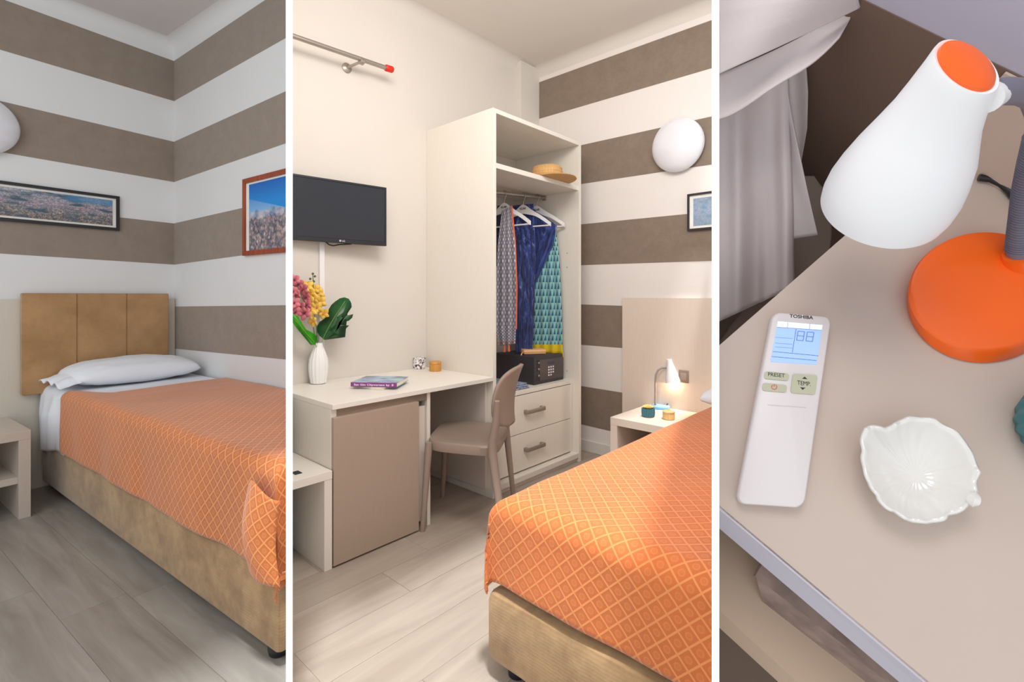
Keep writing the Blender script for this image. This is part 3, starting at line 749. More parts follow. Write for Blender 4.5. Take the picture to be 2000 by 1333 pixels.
for k in range(40):
    q = fnT(k/39, 1.0); dz = .018+.014*random.random()
    tube(fr, [q+Vector((0, 0, .004)), q+Vector((.003*random.uniform(-1, 1), .003*random.uniform(-1, 1), -dz))], [.0035, .002], 6)
f_ = part(tr, 'fringe', fr, YEL, label='yellow fringe'); f_['kind'] = 'stuff'
nv_ = thing('navy_robe', 'navy blue tie dyed robe gathered at the waist, hanging between the two scarves', 'robe', M2, hB[0]+Vector((0, 0, -.12)))
fnB = hcloth(hB, -.018, [(1000, 402), (1000, 480), (1003, 580)], [(1042, 398), (1046, 480), (1044, 580)], .004, 3, 4.0)
cl(nv_, 'back_panel', fnB, NAVY, .3, .6, (30, 30))
fnN = hcloth(hB, .014, [(1002, 441), (1004, 480), (1006, 580), (1008, 690)], [(1040, 438), (1046, 500), (1044, 590), (1040, 692)], .009, 4.0, 2.0)
cl(nv_, 'front_panel', fnN, NAVY, .34, 1.0, (60, 70))
def shpl(t): return (1035+7*t, 404+136*t)
def shpr(t):
    P_ = [(1044, 412), (1066, 424), (1088, 441), (1080, 480), (1062, 520), (1044, 560)]; return pick(P_, t)
SP = hplane(hC, .034)
def shl(s, t):
    # radial pleats gathered at the waist knot (1040, 535)
    a = t; e = shpr(a); l = shpl(a); u = l[0]*(1-s)+e[0]*s; v = l[1]*(1-s)+e[1]*s
    return SP(u, v, .007*math.sin(a*26+s)*s+.004*noise.noise(Vector((s*5, t*5, 1))))
cl(nv_, 'sleeve', shl, NAVY, .3, .4, (36, 60))
kn = nb(); bmesh.ops.create_uvsphere(kn, u_segments=20, v_segments=12, radius=.022)
for v in kn.verts: v.co *= 1+.25*noise.noise(v.co*90); v.co.z *= 1.3
place(kn, Matrix.Translation(hplane(hC, .04)(1041, 542))); part(nv_, 'waist_knot', kn, NAVY, 'all')
gr_ = thing('grey_scarf', 'grey dotted scarf with a coral edge and tassels, hanging leftmost in the wardrobe', 'scarf', M2, hA[0]+Vector((0, 0, -.12)))
fnG = hcloth(hA, .016, [(980, 412), (972, 480), (969, 560), (968, 640), (974, 676)], [(999, 402), (1006, 480), (1009, 560), (1008, 640), (1006, 672)], .009, 3.0, 3.0)
cl(gr_, 'cloth', fnG, GREYS, .28, 1.0)
I_ = M2.inverted().to_3x3()@Vector((1, 0, 0))
part(gr_, 'edging', thicken(grid(lambda s, t: fnG(1.0, t*.78)+I_*(.011*s-.003)-hA[2]*.003, 2, 50), .0015), CORAL, 'all', label='coral edging')
part(gr_, 'edging', thicken(grid(lambda s, t: fnG(s, .955+.012*t)-hA[2]*.004, 24, 2), .001), CORAL, 'all', label='coral edging')
for s_ in (.35, .62):
    p = fnG(s_, 1.0); part(gr_, 'tassel', tube(nb(), [p, p+Vector((0, 0, -.012)), p+Vector((0, 0, -.045))], [.003, .006, .009], 8), CORAL, True, label='coral tassel')
part(gr_, 'under_layer', thicken(grid(hcloth(hA, -.012, [(972, 402), (966, 440), (964, 520)], [(990, 400), (984, 470), (975, 520)], .004, 2, 5), 12, 20), .002), NAVYD, 'all', label='dark speckled under layer')
# straw hat on the shelf
hc = loc(M2, 1078, 346, 2, 1.91); hc = Vector((min(hc.x, .40), min(hc.y, .68), 1.911)); hc = loc(M2, 1080, 348, 2, 1.925); hc.z = 1.911
STRAW = wood('straw_weave', (218, 176, 118), (176, 128, 72), 2, 5, .8, fine=60)
ht = thing('straw_hat', 'folded straw sun hat lying on the top shelf of the wardrobe', 'hat', M2, hc)
rip = lambda a, t: 1+.03*math.sin(3*a+1)+.004*math.sin(60*a)
part(ht, 'brim', lathe(nb(), [(.05, .0), (.155, .002), (.160, .006), (.155, .011), (.05, .016)], hc, (0, 0, 1), 64, rip, cap1=True), STRAW, True)
cw = hc+Vector((-.01, -.045, .012))
part(ht, 'crown', lathe(nb(), [(.100, 0), (.104, .012), (.100, .02), (.103, .03), (.098, .042), (.100, .052), (.088, .066), (.05, .074), (.01, .076)], cw, (0, 0, 1), 64, rip, cap1=True), STRAW, True)
# safe
sf = thing('safe', 'black hotel safe with an illuminated keypad, standing on the drawers inside the wardrobe', 'safe', M2, (.32, .64, .566))
sa0, sa1, sb0, sb1, sz0, sz1 = .12, .50, .484, .806, .566, .748
part(sf, 'body', B((sa0, sb0, sz0), (sa1, sb1, sz1), .004), SAFE, True)
part(sf, 'door', B((sa1-.002, sb0+.055, sz0+.022), (sa1+.004, sb1-.012, sz1-.022), .002), SAFED, True)
part(sf, 'hinge_strip', B((sa1-.002, sb0+.028, sz0+.022), (sa1+.0015, sb0+.053, sz1-.022), .001), BLACKP)
for z in (.32, .55, .78):
    part(sf, 'knob', lathe(nb(), [(.008, 0), (.008, .006), (.004, .009)], (sa1+.001, sb0+.043, sz0+.182*z), (1, 0, 0), 16, cap1=True), NICKEL, True)
KEY = plain('keypad_print', (232, 226, 240), .5)
kp = nb(); yc = (sb0+.055+sb1)/2-.014; 
for r_ in range(4):
    for c_ in range(3):
        if r_ == 3 and c_ == 2: continue
        y = yc+(c_-1)*.024; z = sz0+.104-r_*.018; box(kp, (sa1+.004, y-.007, z-.005), (sa1+.0046, y+.007, z+.005))
part(sf, 'keypad', kp, KEY, label='white keypad marks'); 
part(sf, 'display', B((sa1+.004, yc-.035, sz0+.122), (sa1+.0048, yc+.035, sz0+.138)), plain('safe_display', (60, 62, 84), .2))
# pouch on the safe
PEACH = plain('peach_leather', (228, 178, 128), .5)
pc = loc(M2, 1041, 691, 2, .75)
po = thing('pouch', 'peach coloured zipped pouch lying on top of the black safe', 'pouch', M2, (pc.x, pc.y, .749))
Mp = frame((pc.x, pc.y, .749), Vector((.55, .83, 0)), Vector((-.83, .55, 0)))
part(po, 'body', place(B((-.082, -.055, 0), (.082, .055, .034), .012), Mp), PEACH, True)
part(po, 'zip', place(B((-.083, -.056, .016), (.083, .056, .019), .001), Mp), plain('zip_tan', (190, 136, 88), .5), True)
part(po, 'tassel', place(tube(nb(), [(-.083, -.04, .018), (-.098, -.055, .006), (-.102, -.065, -.012)], [.003, .004, .006], 8), Mp), PEACH, True)
# folded blue cloth
fb = loc(M2, 1010, 758, 2, .575)
BLUEC = plain('blue_white_pattern', (150, 164, 190), .9, var=.45, scale=90)
ft = thing('folded_cloth', 'folded blue and white patterned cloth on the drawers beside the safe', 'folded cloth', M2, (fb.x-.08, fb.y-.02, .566))
for k in range(3):
    part(ft, 'fold_layer', B((fb.x-.26+.004*k, .05, .567+.011*k), (fb.x+.03-.006*k, fb.y+.085-.004*k, .5775+.011*k), .0045), BLUEC, True)
# desk
DZ = .69; DL = -.968
dk = thing('desk', 'long pale laminate desk running along the wall to the wardrobe in the middle picture', 'desk', M2, (.3, -.5, 0))
part(dk, 'desktop', B((.001, DL, DZ-.022), (.605, -.001, DZ), .0015), LAMB, False, [P1R])
part(dk, 'end_panel', B((.001, DL+.001, 0), (.588, DL+.026, DZ-.022), .001), LAM, False, [P1R])
part(dk, 'divider_panel', B((.001, -.455, 0), (.586, -.435, DZ-.022), .001), LAM, False, [P1R])
part(dk, 'rear_rail', B((.001, -.435, .42), (.02, -.001, DZ-.022), .001), LAM)
part(dk, 'wardrobe_side_strip', B((.02, -.022, .05), (.56, -.001, DZ-.022), .001), LAMI)
# minibar cabinet behind the greige door
fg = thing('minibar_cabinet', 'under desk minibar cabinet with a plain greige door', 'cabinet', M2, (.3, -.7, 0))
fy0 = loc(M2, 650, 900, 0, .605).y; fy1 = loc(M2, 818, 900, 0, .605).y
fz1 = loc(M2, 818, 785, 0, .605).z; fz0 = loc(M2, 818, 1035, 0, .605).z
part(fg, 'carcass', B((.02, DL+.03, .03), (.572, -.458, .60), .001), LAMI, False, [P1R])
part(fg, 'door', B((.580, fy0+.003, fz0-.002), (.607, fy1, fz1), .0015), LAMD, False, [P1R], label='plain greige door')
part(fg, 'grip_channel', B((.555, fy0+.02, fz1-.004), (.585, -.458, DZ-.024), .001), NICKD, False, [P1R], label='metal grip channel above the door')
part(fg, 'foot', B((.56, fy1-.05, 0), (.585, fy1-.02, fz0), .001), WHITEP); part(fg, 'foot', B((.56, fy0+.01, 0), (.585, fy0+.04, fz0), .001), WHITEP)
# luggage bench
bz = loc(M2, 649, 919, 0, .6).z
lb = thing('luggage_bench', 'low pale luggage bench against the left end of the desk', 'bench', M2, (.3, -1.2, 0))
part(lb, 'seat_board', B((.001, -2.0, bz-.034), (.605, DL-.002, bz), .0015), LAMB, False, [P1R])
part(lb, 'side_panel', B((.02, DL-.036, 0), (.603, DL-.002, bz-.034), .001), LAM, False, [P1R])
tk_ = loc(M2, 577, 925, 2, bz)
solo('paper_slip', 'tiny white slip with a black mark lying on the luggage bench', 'paper', M2, (tk_.x, tk_.y, bz), B((tk_.x-.02, tk_.y-.010, bz+.0002), (tk_.x+.02, tk_.y+.02, bz+.002)), BLACKP, False, [P1R])
# vase with orchids
vc = loc(M2, 622, 749, 2, DZ+.001)
vz = thing('vase', 'tall white fluted ceramic vase holding orchids, on the desk', 'vase', M2, vc)
flt = lambda a, t: 1+.07*abs(math.cos(7*a))
prof = [(.030, 0), (.036, .003), (.043, .05), (.0455, .095), (.042, .14), (.031, .18), (.021, .205), (.018, .222), (.0175, .228)]
k_ = 1.03
part(vz, 'body', lathe(nb(), [(r*k_, t*.93) for r, t in prof]+[(r*k_*.85, t*.93-.001) for r, t in prof[:3:-1]], vc, (0, 0, 1), 84, flt), CERAM, True)
ap = vc+Vector((0, 0, .205))
MU, MR = M2.inverted().to_3x3()@Vector((0, 0, 1)), M2.inverted().to_3x3()@Vector((1, 0, 0)); MF = M2.inverted().to_3x3()@Vector((0, -1, 0))
dv = (M2@vc).y
def vp(u, v, dd=0): return locd(M2, u, v, dv+dd-.13*max(0, (622-u)/45))
STEM = plain('flower_stem', (78, 110, 52), .6); LEAF = plain('monstera_green', (34, 88, 44), .35, var=.25, scale=20); LIME = plain('bright_green_leaf', (60, 170, 24), .45, var=.2, scale=16)
def petal_flower(bm, c, size, facing, seed, petals=5):
    rnd = random.Random(seed); z = Vector(facing).normalized(); x, y = basis(z)
    for k in range(petals):
        a = 2*PI*k/petals+rnd.random()*.3; d = x*math.cos(a)+y*math.sin(a); s = z.cross(d); L = size*(.9+.2*rnd.random()); wd_ = size*(.95 if k % 2 else .72)
        rows = []
        for i in range(6):
            t = i/5; w_ = wd_*math.sin(PI*min(.97, .12+t*.85))**.7; row = []
            for j in range(4):
                q = (j/3-.5)*2; row.append(bm.verts.new(c+d*(L*t)+s*(w_*.5*q)+z*(.12*size*math.sin(t*2.6)-.10*size*q*q+.04*size*rnd.random())))
            rows.append(row)
        for r0, r1 in zip(rows, rows[1:]):
            for j in range(3): bm.faces.new((r0[j], r0[j+1], r1[j+1], r1[j]))
def orchid(name, label, stem_px, flowers, size, pet, core, cut=None):
    r = thing(name, label, 'flower', M2, ap)
    pts = [ap+Vector((0, 0, -.08))]+[vp(u, v, d) for u, v, d in stem_px]
    part(r, 'stem', tube(nb(), pts, .0022, 8), STEM, True, cut)
    for i, (u, v, d) in enumerate(flowers):
        c = vp(u, v, d); bm = nb(); f = MF*1.0+MR*random.uniform(-.5, .5)+MU*random.uniform(-.3, .3); petal_flower(bm, c, size*random.uniform(.85, 1.1), f, i*7+len(name))
        b_ = part(r, 'blossom', thicken(bm, .0006), pet, 'all', cut)
        if b_:
            cm = nb(); bmesh.ops.create_icosphere(cm, subdivisions=1, radius=size*.17); place(cm, Matrix.Translation(c+f.normalized()*.006)); cm = cutbm(cm, M2, cut) if cut else cm
            if len(cm.faces): oo = mesh_obj('blossom_centre', cm, core, True); oo.parent = b_
    return r
PINK = plain('pink_orchid', (216, 122, 134), .6, var=.2, scale=30); YELO = plain('yellow_orchid', (238, 194, 84), .6, var=.15, scale=30); CREAM = plain('cream_orchid', (240, 214, 140), .6, var=.12, scale=30)
MAG = plain('orchid_throat', (128, 28, 72), .6); ORC = plain('orchid_throat_orange', (214, 120, 40), .6)
orchid('pink_orchid', 'pink orchid spray at the left in the vase', [(612, 640, 0), (594, 590, 0), (574, 545, 0)],
       [(576, 547, 0), (583, 556, .01), (592, 566, -.01), (580, 575, 0), (598, 582, .01), (575, 592, -.01), (588, 600, .01), (596, 612, 0), (578, 610, -.01), (600, 596, 0), (572, 570, .01)], .036, PINK, MAG, [P1R])
orchid('yellow_orchid', 'yellow orchid spray rising above the middle of the vase', [(618, 640, 0), (612, 600, 0), (612, 560, 0), (611, 537, 0)],
       [(613, 565, 0), (606, 573, -.01), (621, 572, .01), (612, 585, -.02), (624, 590, 0), (604, 592, 0), (606, 606, -.01), (619, 601, -.02), (632, 613, -.02), (611, 628, -.03), (600, 560, .0)], .036, YELO, ORC, [P1R])
bd = thing('orchid_buds', 'dark green orchid buds at the very top of the yellow spray', 'flower', M2, ap+Vector((0, 0, .1)))
for k, (u, v) in enumerate(((611, 535), (615, 540), (606, 545), (613, 550), (607, 553))):
    bm = nb(); bmesh.ops.create_icosphere(bm, subdivisions=2, radius=.0065); place(bm, Matrix.Translation(vp(u, v, 0))); part(bd, 'bud', bm, STEM, True)
part(bd, 'stem', tube(nb(), [vp(611, 560), vp(612, 548), vp(611, 536)], .0015, 6), STEM, True)
# monstera leaf
def leaf_poly(name, label, outline, mid, mat, d0, d1, cut=None, thick=.001):
    r = thing(name, label, 'leaf', M2, ap)
    bm = nb(); m = [vp(u, v, d0+(d1-d0)*k/(len(mid)-1)-.002) for k, (u, v) in enumerate(mid)]
    ax0, ax1 = Vector(mid[0]), Vector(mid[-1]); dd_ = (ax1-ax0); L2 = dd_.length; dd_.normalize(); nn_ = Vector((-dd_.y, dd_.x))
    vs_ = []
    for u, v in outline:
        q = Vector((u, v))-ax0; t = q.dot(dd_)/L2; w_ = q.dot(nn_)
        vs_.append(bm.verts.new(vp(u, v, d0+(d1-d0)*t+.00002*w_*w_+.00015*abs(w_))))
    bm.faces.new(vs_); bmesh.ops.triangulate(bm, faces=bm.faces[:], ngon_method='EAR_CLIP')
    part(r, 'blade', thicken(bm, thick), mat, 'all', cut)
    part(r, 'midrib', tube(nb(), [ap+Vector((0, 0, -.03))]+[p-MF*.0 for p in m], .0016, 6), plain(name+'_rib', (120, 160, 70), .5), True, cut)
    return r
leaf_poly('monstera_leaf', 'dark green monstera leaf with split edges, leaning right out of the vase',
    [(632, 663), (624, 656), (619, 648), (619, 638), (624, 629), (633, 623), (641, 616), (640, 608), (647, 596), (655, 589), (664, 583), (673, 581), (681, 584), (686, 592), (687, 600), (683, 604), (675, 609), (666, 614), (658, 620), (658, 622), (668, 620), (678, 617), (690, 614), (688, 621), (681, 627), (671, 629), (650, 631), (650, 634), (668, 635), (682, 636), (675, 643), (665, 646), (656, 646), (645, 642), (643, 646), (654, 651), (661, 652), (651, 657), (641, 661), (634, 664)],
    [(634, 655), (640, 643), (646, 632), (652, 622), (659, 611), (667, 600), (674, 588)], LEAF, 0, .03)
leaf_poly('bright_leaf', 'bright green leaf hanging over the left rim of the vase',
    [(616, 674), (606, 674), (598, 664), (588, 648), (578, 640), (570, 628), (566, 610), (572, 613), (582, 618), (590, 632), (598, 644), (610, 650), (618, 656), (620, 664), (616, 674)],
    [(612, 667), (602, 656), (592, 644), (582, 632), (572, 622)], LIME, -.03, -.03, [P1R])
# books
def book(name, label, quad, z0, t, cover, spine, txt=None, cvm=None):
    """quad: pixel corners of the base on plane z0, front-left, front-right, back-right, back-left"""
    P = [loc(M2, u, v, 2, z0) for u, v in quad]
    ex = (P[1]-P[0]); ey = (P[3]-P[0]); Lx = ex.length; Ly = ey.length*.98; ex.normalize(); ey = Vector((-ex.y, ex.x, 0))*(1 if Vector((-ex.y, ex.x, 0)).dot(ey) > 0 else -1)
    Mb = frame((P[0].x, P[0].y, z0), ex, ey); r = thing(name, label, 'book', M2, P[0])
    part(r, 'pages', place(B((.003, .002, .0018), (Lx-.003, Ly-.004, t-.0018)), Mb), plain(name+'_paper', (236, 228, 212), .8))
    part(r, 'cover', place(B((0, 0, t-.0018), (Lx, Ly, t), .0005), Mb), cover); part(r, 'cover', place(B((0, 0, 0), (Lx, Ly, .0018), .0005), Mb), cover)
    part(r, 'spine', place(B((0, -.0012, 0), (Lx, .002, t), .0005), Mb), spine)
    if txt:
        tb = text_bm(txt, t*.62, .0003, True); w_ = max(v.co.x for v in tb.verts)-min(v.co.x for v in tb.verts); k = Lx*.86/w_
        place(tb, Mb@Matrix.Translation((Lx*.5, -.0014, t*.47))@Matrix.Rotation(PI/2, 4, 'X')@Matrix.Diagonal((k, 1, 1, 1))); part(r, 'lettering', tb, plain('spine_lettering', (238, 220, 240), .5))
    return r
CREAMC = plain('cream_cover', (230, 226, 206), .5); PURP = plain('purple_spine', (128, 58, 132), .45)
def bcov(s):
    nz = s.n('ShaderNodeTexNoise', Scale=14, Detail=3); s.l(s.coord(), nz.inputs[0]); return s.ramp(nz.outputs[0], [(.38, rgb(84, 104, 110)), (.5, rgb(130, 148, 202)), (.62, rgb(150, 196, 186))])
BCOV = cloth_mat('blue_photo_cover', bcov, .35)
book('cream_book', 'cream paperback lying underneath the purple spined book on the desk', [(690, 757), (745, 763), (762, 743), (672, 751)], DZ+.0005, .012, CREAMC, CREAMC)
book('purple_book', 'paperback with a purple spine and blue photo cover, lying on the cream book', [(685, 755.5), (775, 757), (781, 742), (696, 742)], DZ+.013, .021, BCOV, PURP, 'San Gio Citywarsaw by  0')
# canisters
c1 = loc(M2, 819, 720, 2, DZ); c2_ = loc(M2, 850, 725, 2, DZ)
def marble(s):
    nz = s.n('ShaderNodeTexNoise', Scale=50, Detail=3, Distortion=1.2); s.l(s.coord(), nz.inputs[0]); return s.ramp(nz.outputs[0], [(.40, rgb(70, 60, 64)), (.46, rgb(150, 140, 142)), (.5, rgb(236, 232, 230)), (.62, rgb(240, 236, 234)), (.66, rgb(120, 106, 110))])
MARB = cloth_mat('black_and_white_print', marble, .4)
cn = thing('patterned_tin', 'small round white tin with a black leafy print, at the back of the desk', 'tin', M2, c1)
part(cn, 'body', lathe(nb(), [(.038, .0), (.040, .002), (.040, .056)], c1, seg=40, cap1=True), MARB, True); part(cn, 'lid', lathe(nb(), [(.0415, .056), (.0415, .068), (.040, .070)], c1, seg=40, cap1=True), MARB, True)
cn = thing('bamboo_canister', 'small round bamboo canister beside the patterned tin on the desk', 'canister', M2, c2_)
part(cn, 'body', lathe(nb(), [(.035, 0), (.036, .001), (.036, .044)], c2_, seg=40, cap1=True), BAMBOO, True); part(cn, 'lid', lathe(nb(), [(.0365, .045), (.0365, .057), (.035, .059)], c2_, seg=40, cap1=True), BAMBOO, True)
# chair
def chair():
    r = thing('dining_chair', 'greige moulded plastic chair with a rounded backrest, pulled up to the desk', 'chair', M2, (.70, -.26, 0))
    A, Bp, Cp, Dp = Vector((.6135, -.506, 0)), Vector((.359, -.166, 0)), Vector((1.03, -.375, 0)), Vector((.70, .065, 0))
    zs = .425
    fl_, frr, bl_, brr = Vector((.625, -.475, zs)), Vector((.40, -.175, zs)), Vector((.93, -.33, zs)), Vector((.70, .0, zs))
    for p, q, n in ((A, fl_, 1), (Bp, frr, 1), (Dp, brr, 1)):
        q2 = q+Vector((0, 0, .005)); part(r, 'leg', tube(nb(), [p, p+(q2-p)*.5, q2], [.0125, .016, .019], 14), CHAIR, True)
    # left rear leg runs up into the back upright
    up = Vector((.965, -.345, .66))
    pts = [Cp, Cp+(bl_-Cp)*.5, Vector((.925, -.335, .40)), Vector((.925, -.335, .46)), Vector((.945, -.33, .56)), up]
    part(r, 'leg', tube(nb(), pts, [.014, .018, .022, .021, .019, .012], 14), CHAIR, True)
    up2 = Vector((.745, -.01, .66)); part(r, 'upright', tube(nb(), [brr, Vector((.715, .01, .50)), up2], [.02, .019, .012], 14), CHAIR, True)
    # seat: rounded quad slab with a dished top
    ctr = (fl_+frr+bl_+brr)/4
    c_ = [fl_, frr, brr, bl_]
    def seat(n=64, z=0, k=1.0):
        out = []
        for i in range(n):
            t = i/n*2*PI+PI/4; cs, sn = math.cos(t), math.sin(t); e = 2/4.5
            u = math.copysign(abs(cs)**e, cs); v = math.copysign(abs(sn)**e, sn)
            s, w_ = (u*k+1)/2, (v*k+1)/2
            p = c_[0]*(1-s)*(1-w_)+c_[1]*s*(1-w_)+c_[2]*s*w_+c_[3]*(1-s)*w_
            out.append(Vector((p.x, p.y, zs+z)))
        return out
    bm = nb(); lay = [seat(z=-.030, k=1.03), seat(z=-.032, k=1.09), seat(z=.006, k=1.12), seat(z=.016, k=1.09), seat(z=.017, k=1.0), seat(z=.010, k=.75), seat(z=.006, k=.35)]
    rings = [[bm.verts.new(p) for p in L_] for L_ in lay]
    for a, b in zip(rings, rings[1:]):
        for i in range(64): j = (i+1) % 64; bm.faces.new((a[i], a[j], b[j], b[i]))
    bm.faces.new(rings[0][::-1]); bm.faces.new(rings[-1]); bmesh.ops.recalc_face_normals(bm, faces=bm.faces[:])
    part(r, 'seat', bm, CHAIR, True)
    # backrest: curved rounded panel between the uprights
    lo0, lo1 = Vector((.915, -.345, .505)), Vector((.73, -.02, .505)); hi0, hi1 = Vector((.955, -.325, .80)), Vector((.79, -.02, .80))
    out_ = Vector((.83, .56, 0)).normalized()
    def bk(s, t):
        u = -1+2*s; v = -1+2*t
        # superellipse square -> disc
        e = 3.2; m = (abs(u)**e+abs(v)**e)**(1/e) or 1; mm = max(abs(u), abs(v)); u2, v2 = (u*mm/m, v*mm/m) if mm else (0, 0)
        s2, t2 = (u2+1)/2, (v2+1)/2
        p = lo0*(1-s2)*(1-t2)+lo1*s2*(1-t2)+hi1*s2*t2+hi0*(1-s2)*t2
        return p+out_*(.055*(1-u2*u2))+out_*(.02*(t2-.5)**2*4)
    part(r, 'backrest', thicken(grid(bk, 24, 24), .014), CHAIR, 'all')
chair()
# beige headboard board, switch plate, nightstand, lamp etc. on the right
hz_ = loc(M2, 1215, 582, 1, 1.065); 
hb2 = thing('headboard_board', 'tall beige laminate board on the striped wall behind the reading lamp', 'headboard', M2, (1.6, 1.07, 0))
part(hb2, 'board', B((hz_.x, 1.066, .0), (2.4, 1.0885, hz_.z), .0015), laminate('beige_board_warm', (222, 206, 192), 2))
sw = loc(M2, 1336, 736, 1, 1.06)
sp_ = thing('socket_plate', 'small greige wall socket plate behind the lit reading lamp', 'socket', M2, (sw.x, 1.066, sw.z))
part(sp_, 'plate', B((sw.x-.035, 1.057, sw.z-.040), (sw.x+.03, 1.0655, sw.z+.040), .002), plain('socket_greige', (150, 128, 112), .5), True)
part(sp_, 'rocker', B((sw.x-.022, 1.054, sw.z-.022), (sw.x+.017, 1.0575, sw.z+.022), .001), plain('rocker_greige', (172, 152, 136), .5), True)
na0 = loc(M2, 1192, 815, 2, .42); na1 = 1.46
nightstand(M2, 'nightstand', 'pale nightstand with an open shelf under the lit lamp, beside the middle bed', na0.x, na1, na0.y, 1.064, .42, .045, laminate('nightstand_warm', (222, 206, 192), 0), .2, 'b')
# reading lamp
nz0 = .421
lbc = loc(M2, 1290, 797, 2, nz0)
BLUEP = plain('light_blue_plastic', (112, 170, 220), .4)
rl = thing('reading_lamp', 'small white reading lamp with a light blue base, switched on, on a nightstand', 'lamp', M2, lbc)
part(rl, 'base', lathe(nb(), [(.060, 0), (.062, .003), (.060, .014), (.055, .017)], lbc, seg=40, cap1=True), BLUEP, True, label='light blue round base')
ld = (M2@lbc).y
def lp(u, v, d=0): return locd(M2, u, v, ld+d)
n_pts = [lp(1280, 796), lp(1280, 770), lp(1280, 745), lp(1281, 733), lp(1285, 724), lp(1292, 719), lp(1301, 718)]
part(rl, 'neck', tube(nb(), n_pts, .0065, 12), plain('lamp_neck_grey', (150, 138, 132), .5), True)
h0, h1 = lp(1307, 702, -.005), lp(1317, 746, -.02); axl = (h1-h0).length
hsh = lathe(nb(), [(.018, 0), (.020, .02*axl/.13), (.026, axl*.3), (.036, axl*.55), (.050, axl*.8), (.056, axl), (.054, axl), (.048, axl*.8), (.034, axl*.55), (.024, axl*.3), (.016, axl*.1)], h0, h1-h0, 40, cap1=True)
part(rl, 'shade', hsh, WHITEP, True)
bm = nb(); bmesh.ops.create_uvsphere(bm, u_segments=20, v_segments=12, radius=.022); place(bm, Matrix.Translation(h0+(h1-h0)*.74))
part(rl, 'bulb', bm, plain('lit_bulb', (255, 220, 170), .4, emit=(255, 214, 160), es=22), True, label='glowing bulb')
part(rl, 'cord', tube(nb(), [lp(1315, 744, -.01), lp(1317, 760, 0), lp(1312, 776, 0), lp(1305, 788, 0), lp(1300, 794, 0)], .0028, 8), plain('striped_cord', (60, 54, 52), .6), True)
pl_ = D.lights.new('reading_lamp_light', 'POINT'); pl_.energy = 20; pl_.color = (1, .72, .42); pl_.shadow_soft_size = .02
po_ = D.objects.new('reading_lamp_light', pl_); COL.objects.link(po_); po_.location = M2@(h0+(h1-h0)*1.08)
# succulent and wicker jar on the nightstand
pp = loc(M2, 1266, 814, 2, nz0)
TEALC = plain('teal_ceramic', (58, 112, 122), .4)
sc_ = thing('potted_succulent', 'yellow green succulent in a small ribbed teal pot, on the right nightstand', 'plant', M2, pp)
rb = lambda a, t: 1+.05*math.cos(22*a)
part(sc_, 'pot', lathe(nb(), [(.030, 0), (.036, .004), (.0385, .028), (.037, .050), (.032, .050), (.03, .042)], pp, seg=132, fn=rb, cap1=True), TEALC, True)
SUC = plain('succulent_leaf', (226, 192, 110), .5, var=.15, scale=40)
for ring_, (n_, rr, tilt_) in enumerate(((9, .034, .35), (7, .024, .8), (5, .014, 1.2))):
    for k in range(n_):
        a = 2*PI*k/n_+ring_*.4; d = Vector((math.cos(a)*math.cos(tilt_), math.sin(a)*math.cos(tilt_), math.sin(tilt_))); c = pp+Vector((0, 0, .050))
        part(sc_, 'leaf', tube(nb(), [c, c+d*rr*.5, c+d*rr*.9, c+d*rr*1.15], [.004, .008, .006, .001], 8), SUC, True)
jp = loc(M2, 1306, 819, 2, nz0)
WICK = wood('yellow_wicker', (236, 202, 144), (206, 158, 96), 2, 6, .7, fine=50)
jr = thing('wicker_jar', 'small yellow wicker pot with a lid, right of the succulent', 'jar', M2, jp)
wv_ = lambda a, t: 1+.02*math.sin(30*a)+.015*math.sin(t*700)
part(jr, 'body', lathe(nb(), [(.030, 0), (.033, .003)]+[(.034, .004+.003*k) for k in range(12)]+[(.034, .040)], jp, seg=96, fn=wv_, cap1=True), WICK, True)
part(jr, 'lid', lathe(nb(), [(.036, .040), (.037, .044), (.035, .048), (.02, .053), (.008, .054), (.007, .060), (.001, .062)], jp, seg=48, cap1=True), WICK, True)
# bed on the right
bed2 = thing('single_bed', 'tan upholstered single bed base seen from its foot, in the middle picture', 'bed', M2, (1.95, .1, 0))
A0, A1, Bf = 1.50, 2.42, -.955
cut2 = [P2L]
bm = nb(); box(bm, (A0, Bf, .05), (A1, 1.05, .262), .03); part(bed2, 'bed_base', bm, VELVET, True, cut2)
part(bed2, 'mattress', B((A0+.02, Bf+.03, .258), (A1-.02, 1.04, .512), .04), WHITEC, True, cut2)
for a, b in ((A0+.07, Bf+.07), (A0+.07, .95)):
    part(bed2, 'foot', lathe(nb(), [(.024, 0), (.028, .004), (.030, .052)], (a, b, 0), seg=20, cap1=True), BLACKP, True)
# build the cover in a frame whose x runs to the foot (-b) and y to the right (a); swap back afterwards
bm = cloth_over(None, 0, .90-Bf-.012, 0, A1-A0-.05, .545, .232, .232, 1, 1, 170, 110, r=.06, amp=.008, seed=11, cornerbulge=.012, hemwave=.012)
Msw = Matrix(((0, 1, 0, A0+.012), (-1, 0, 0, .90), (0, 0, 1, 0), (0, 0, 0, 1)))
place(bm, Msw)
for v in bm.verts:
    pass
solo('bedspread', 'orange diamond patterned bedspread draped over the bed in the middle picture', 'bedspread', M2, (1.95, 0, .48), thicken(bm, .003), SPREAD2, 'all', cut2)
solo('sheet', 'strip of white sheet at the head of the middle bed beside the lamp', 'sheet', M2, (1.7, .97, .48), B((A0+.03, .86, .508), (2.0, 1.05, .530), .008), WHITEC, True, cut2)
pl2 = loc(M2, 1462, 786, 2, .585)
pillow(M2, pl2.x, min(pl2.y, .93), .585, .46, .24, .13, 9, 'pillow', 'white pillow just showing at the right edge of the middle picture', [P2L], flange=False)
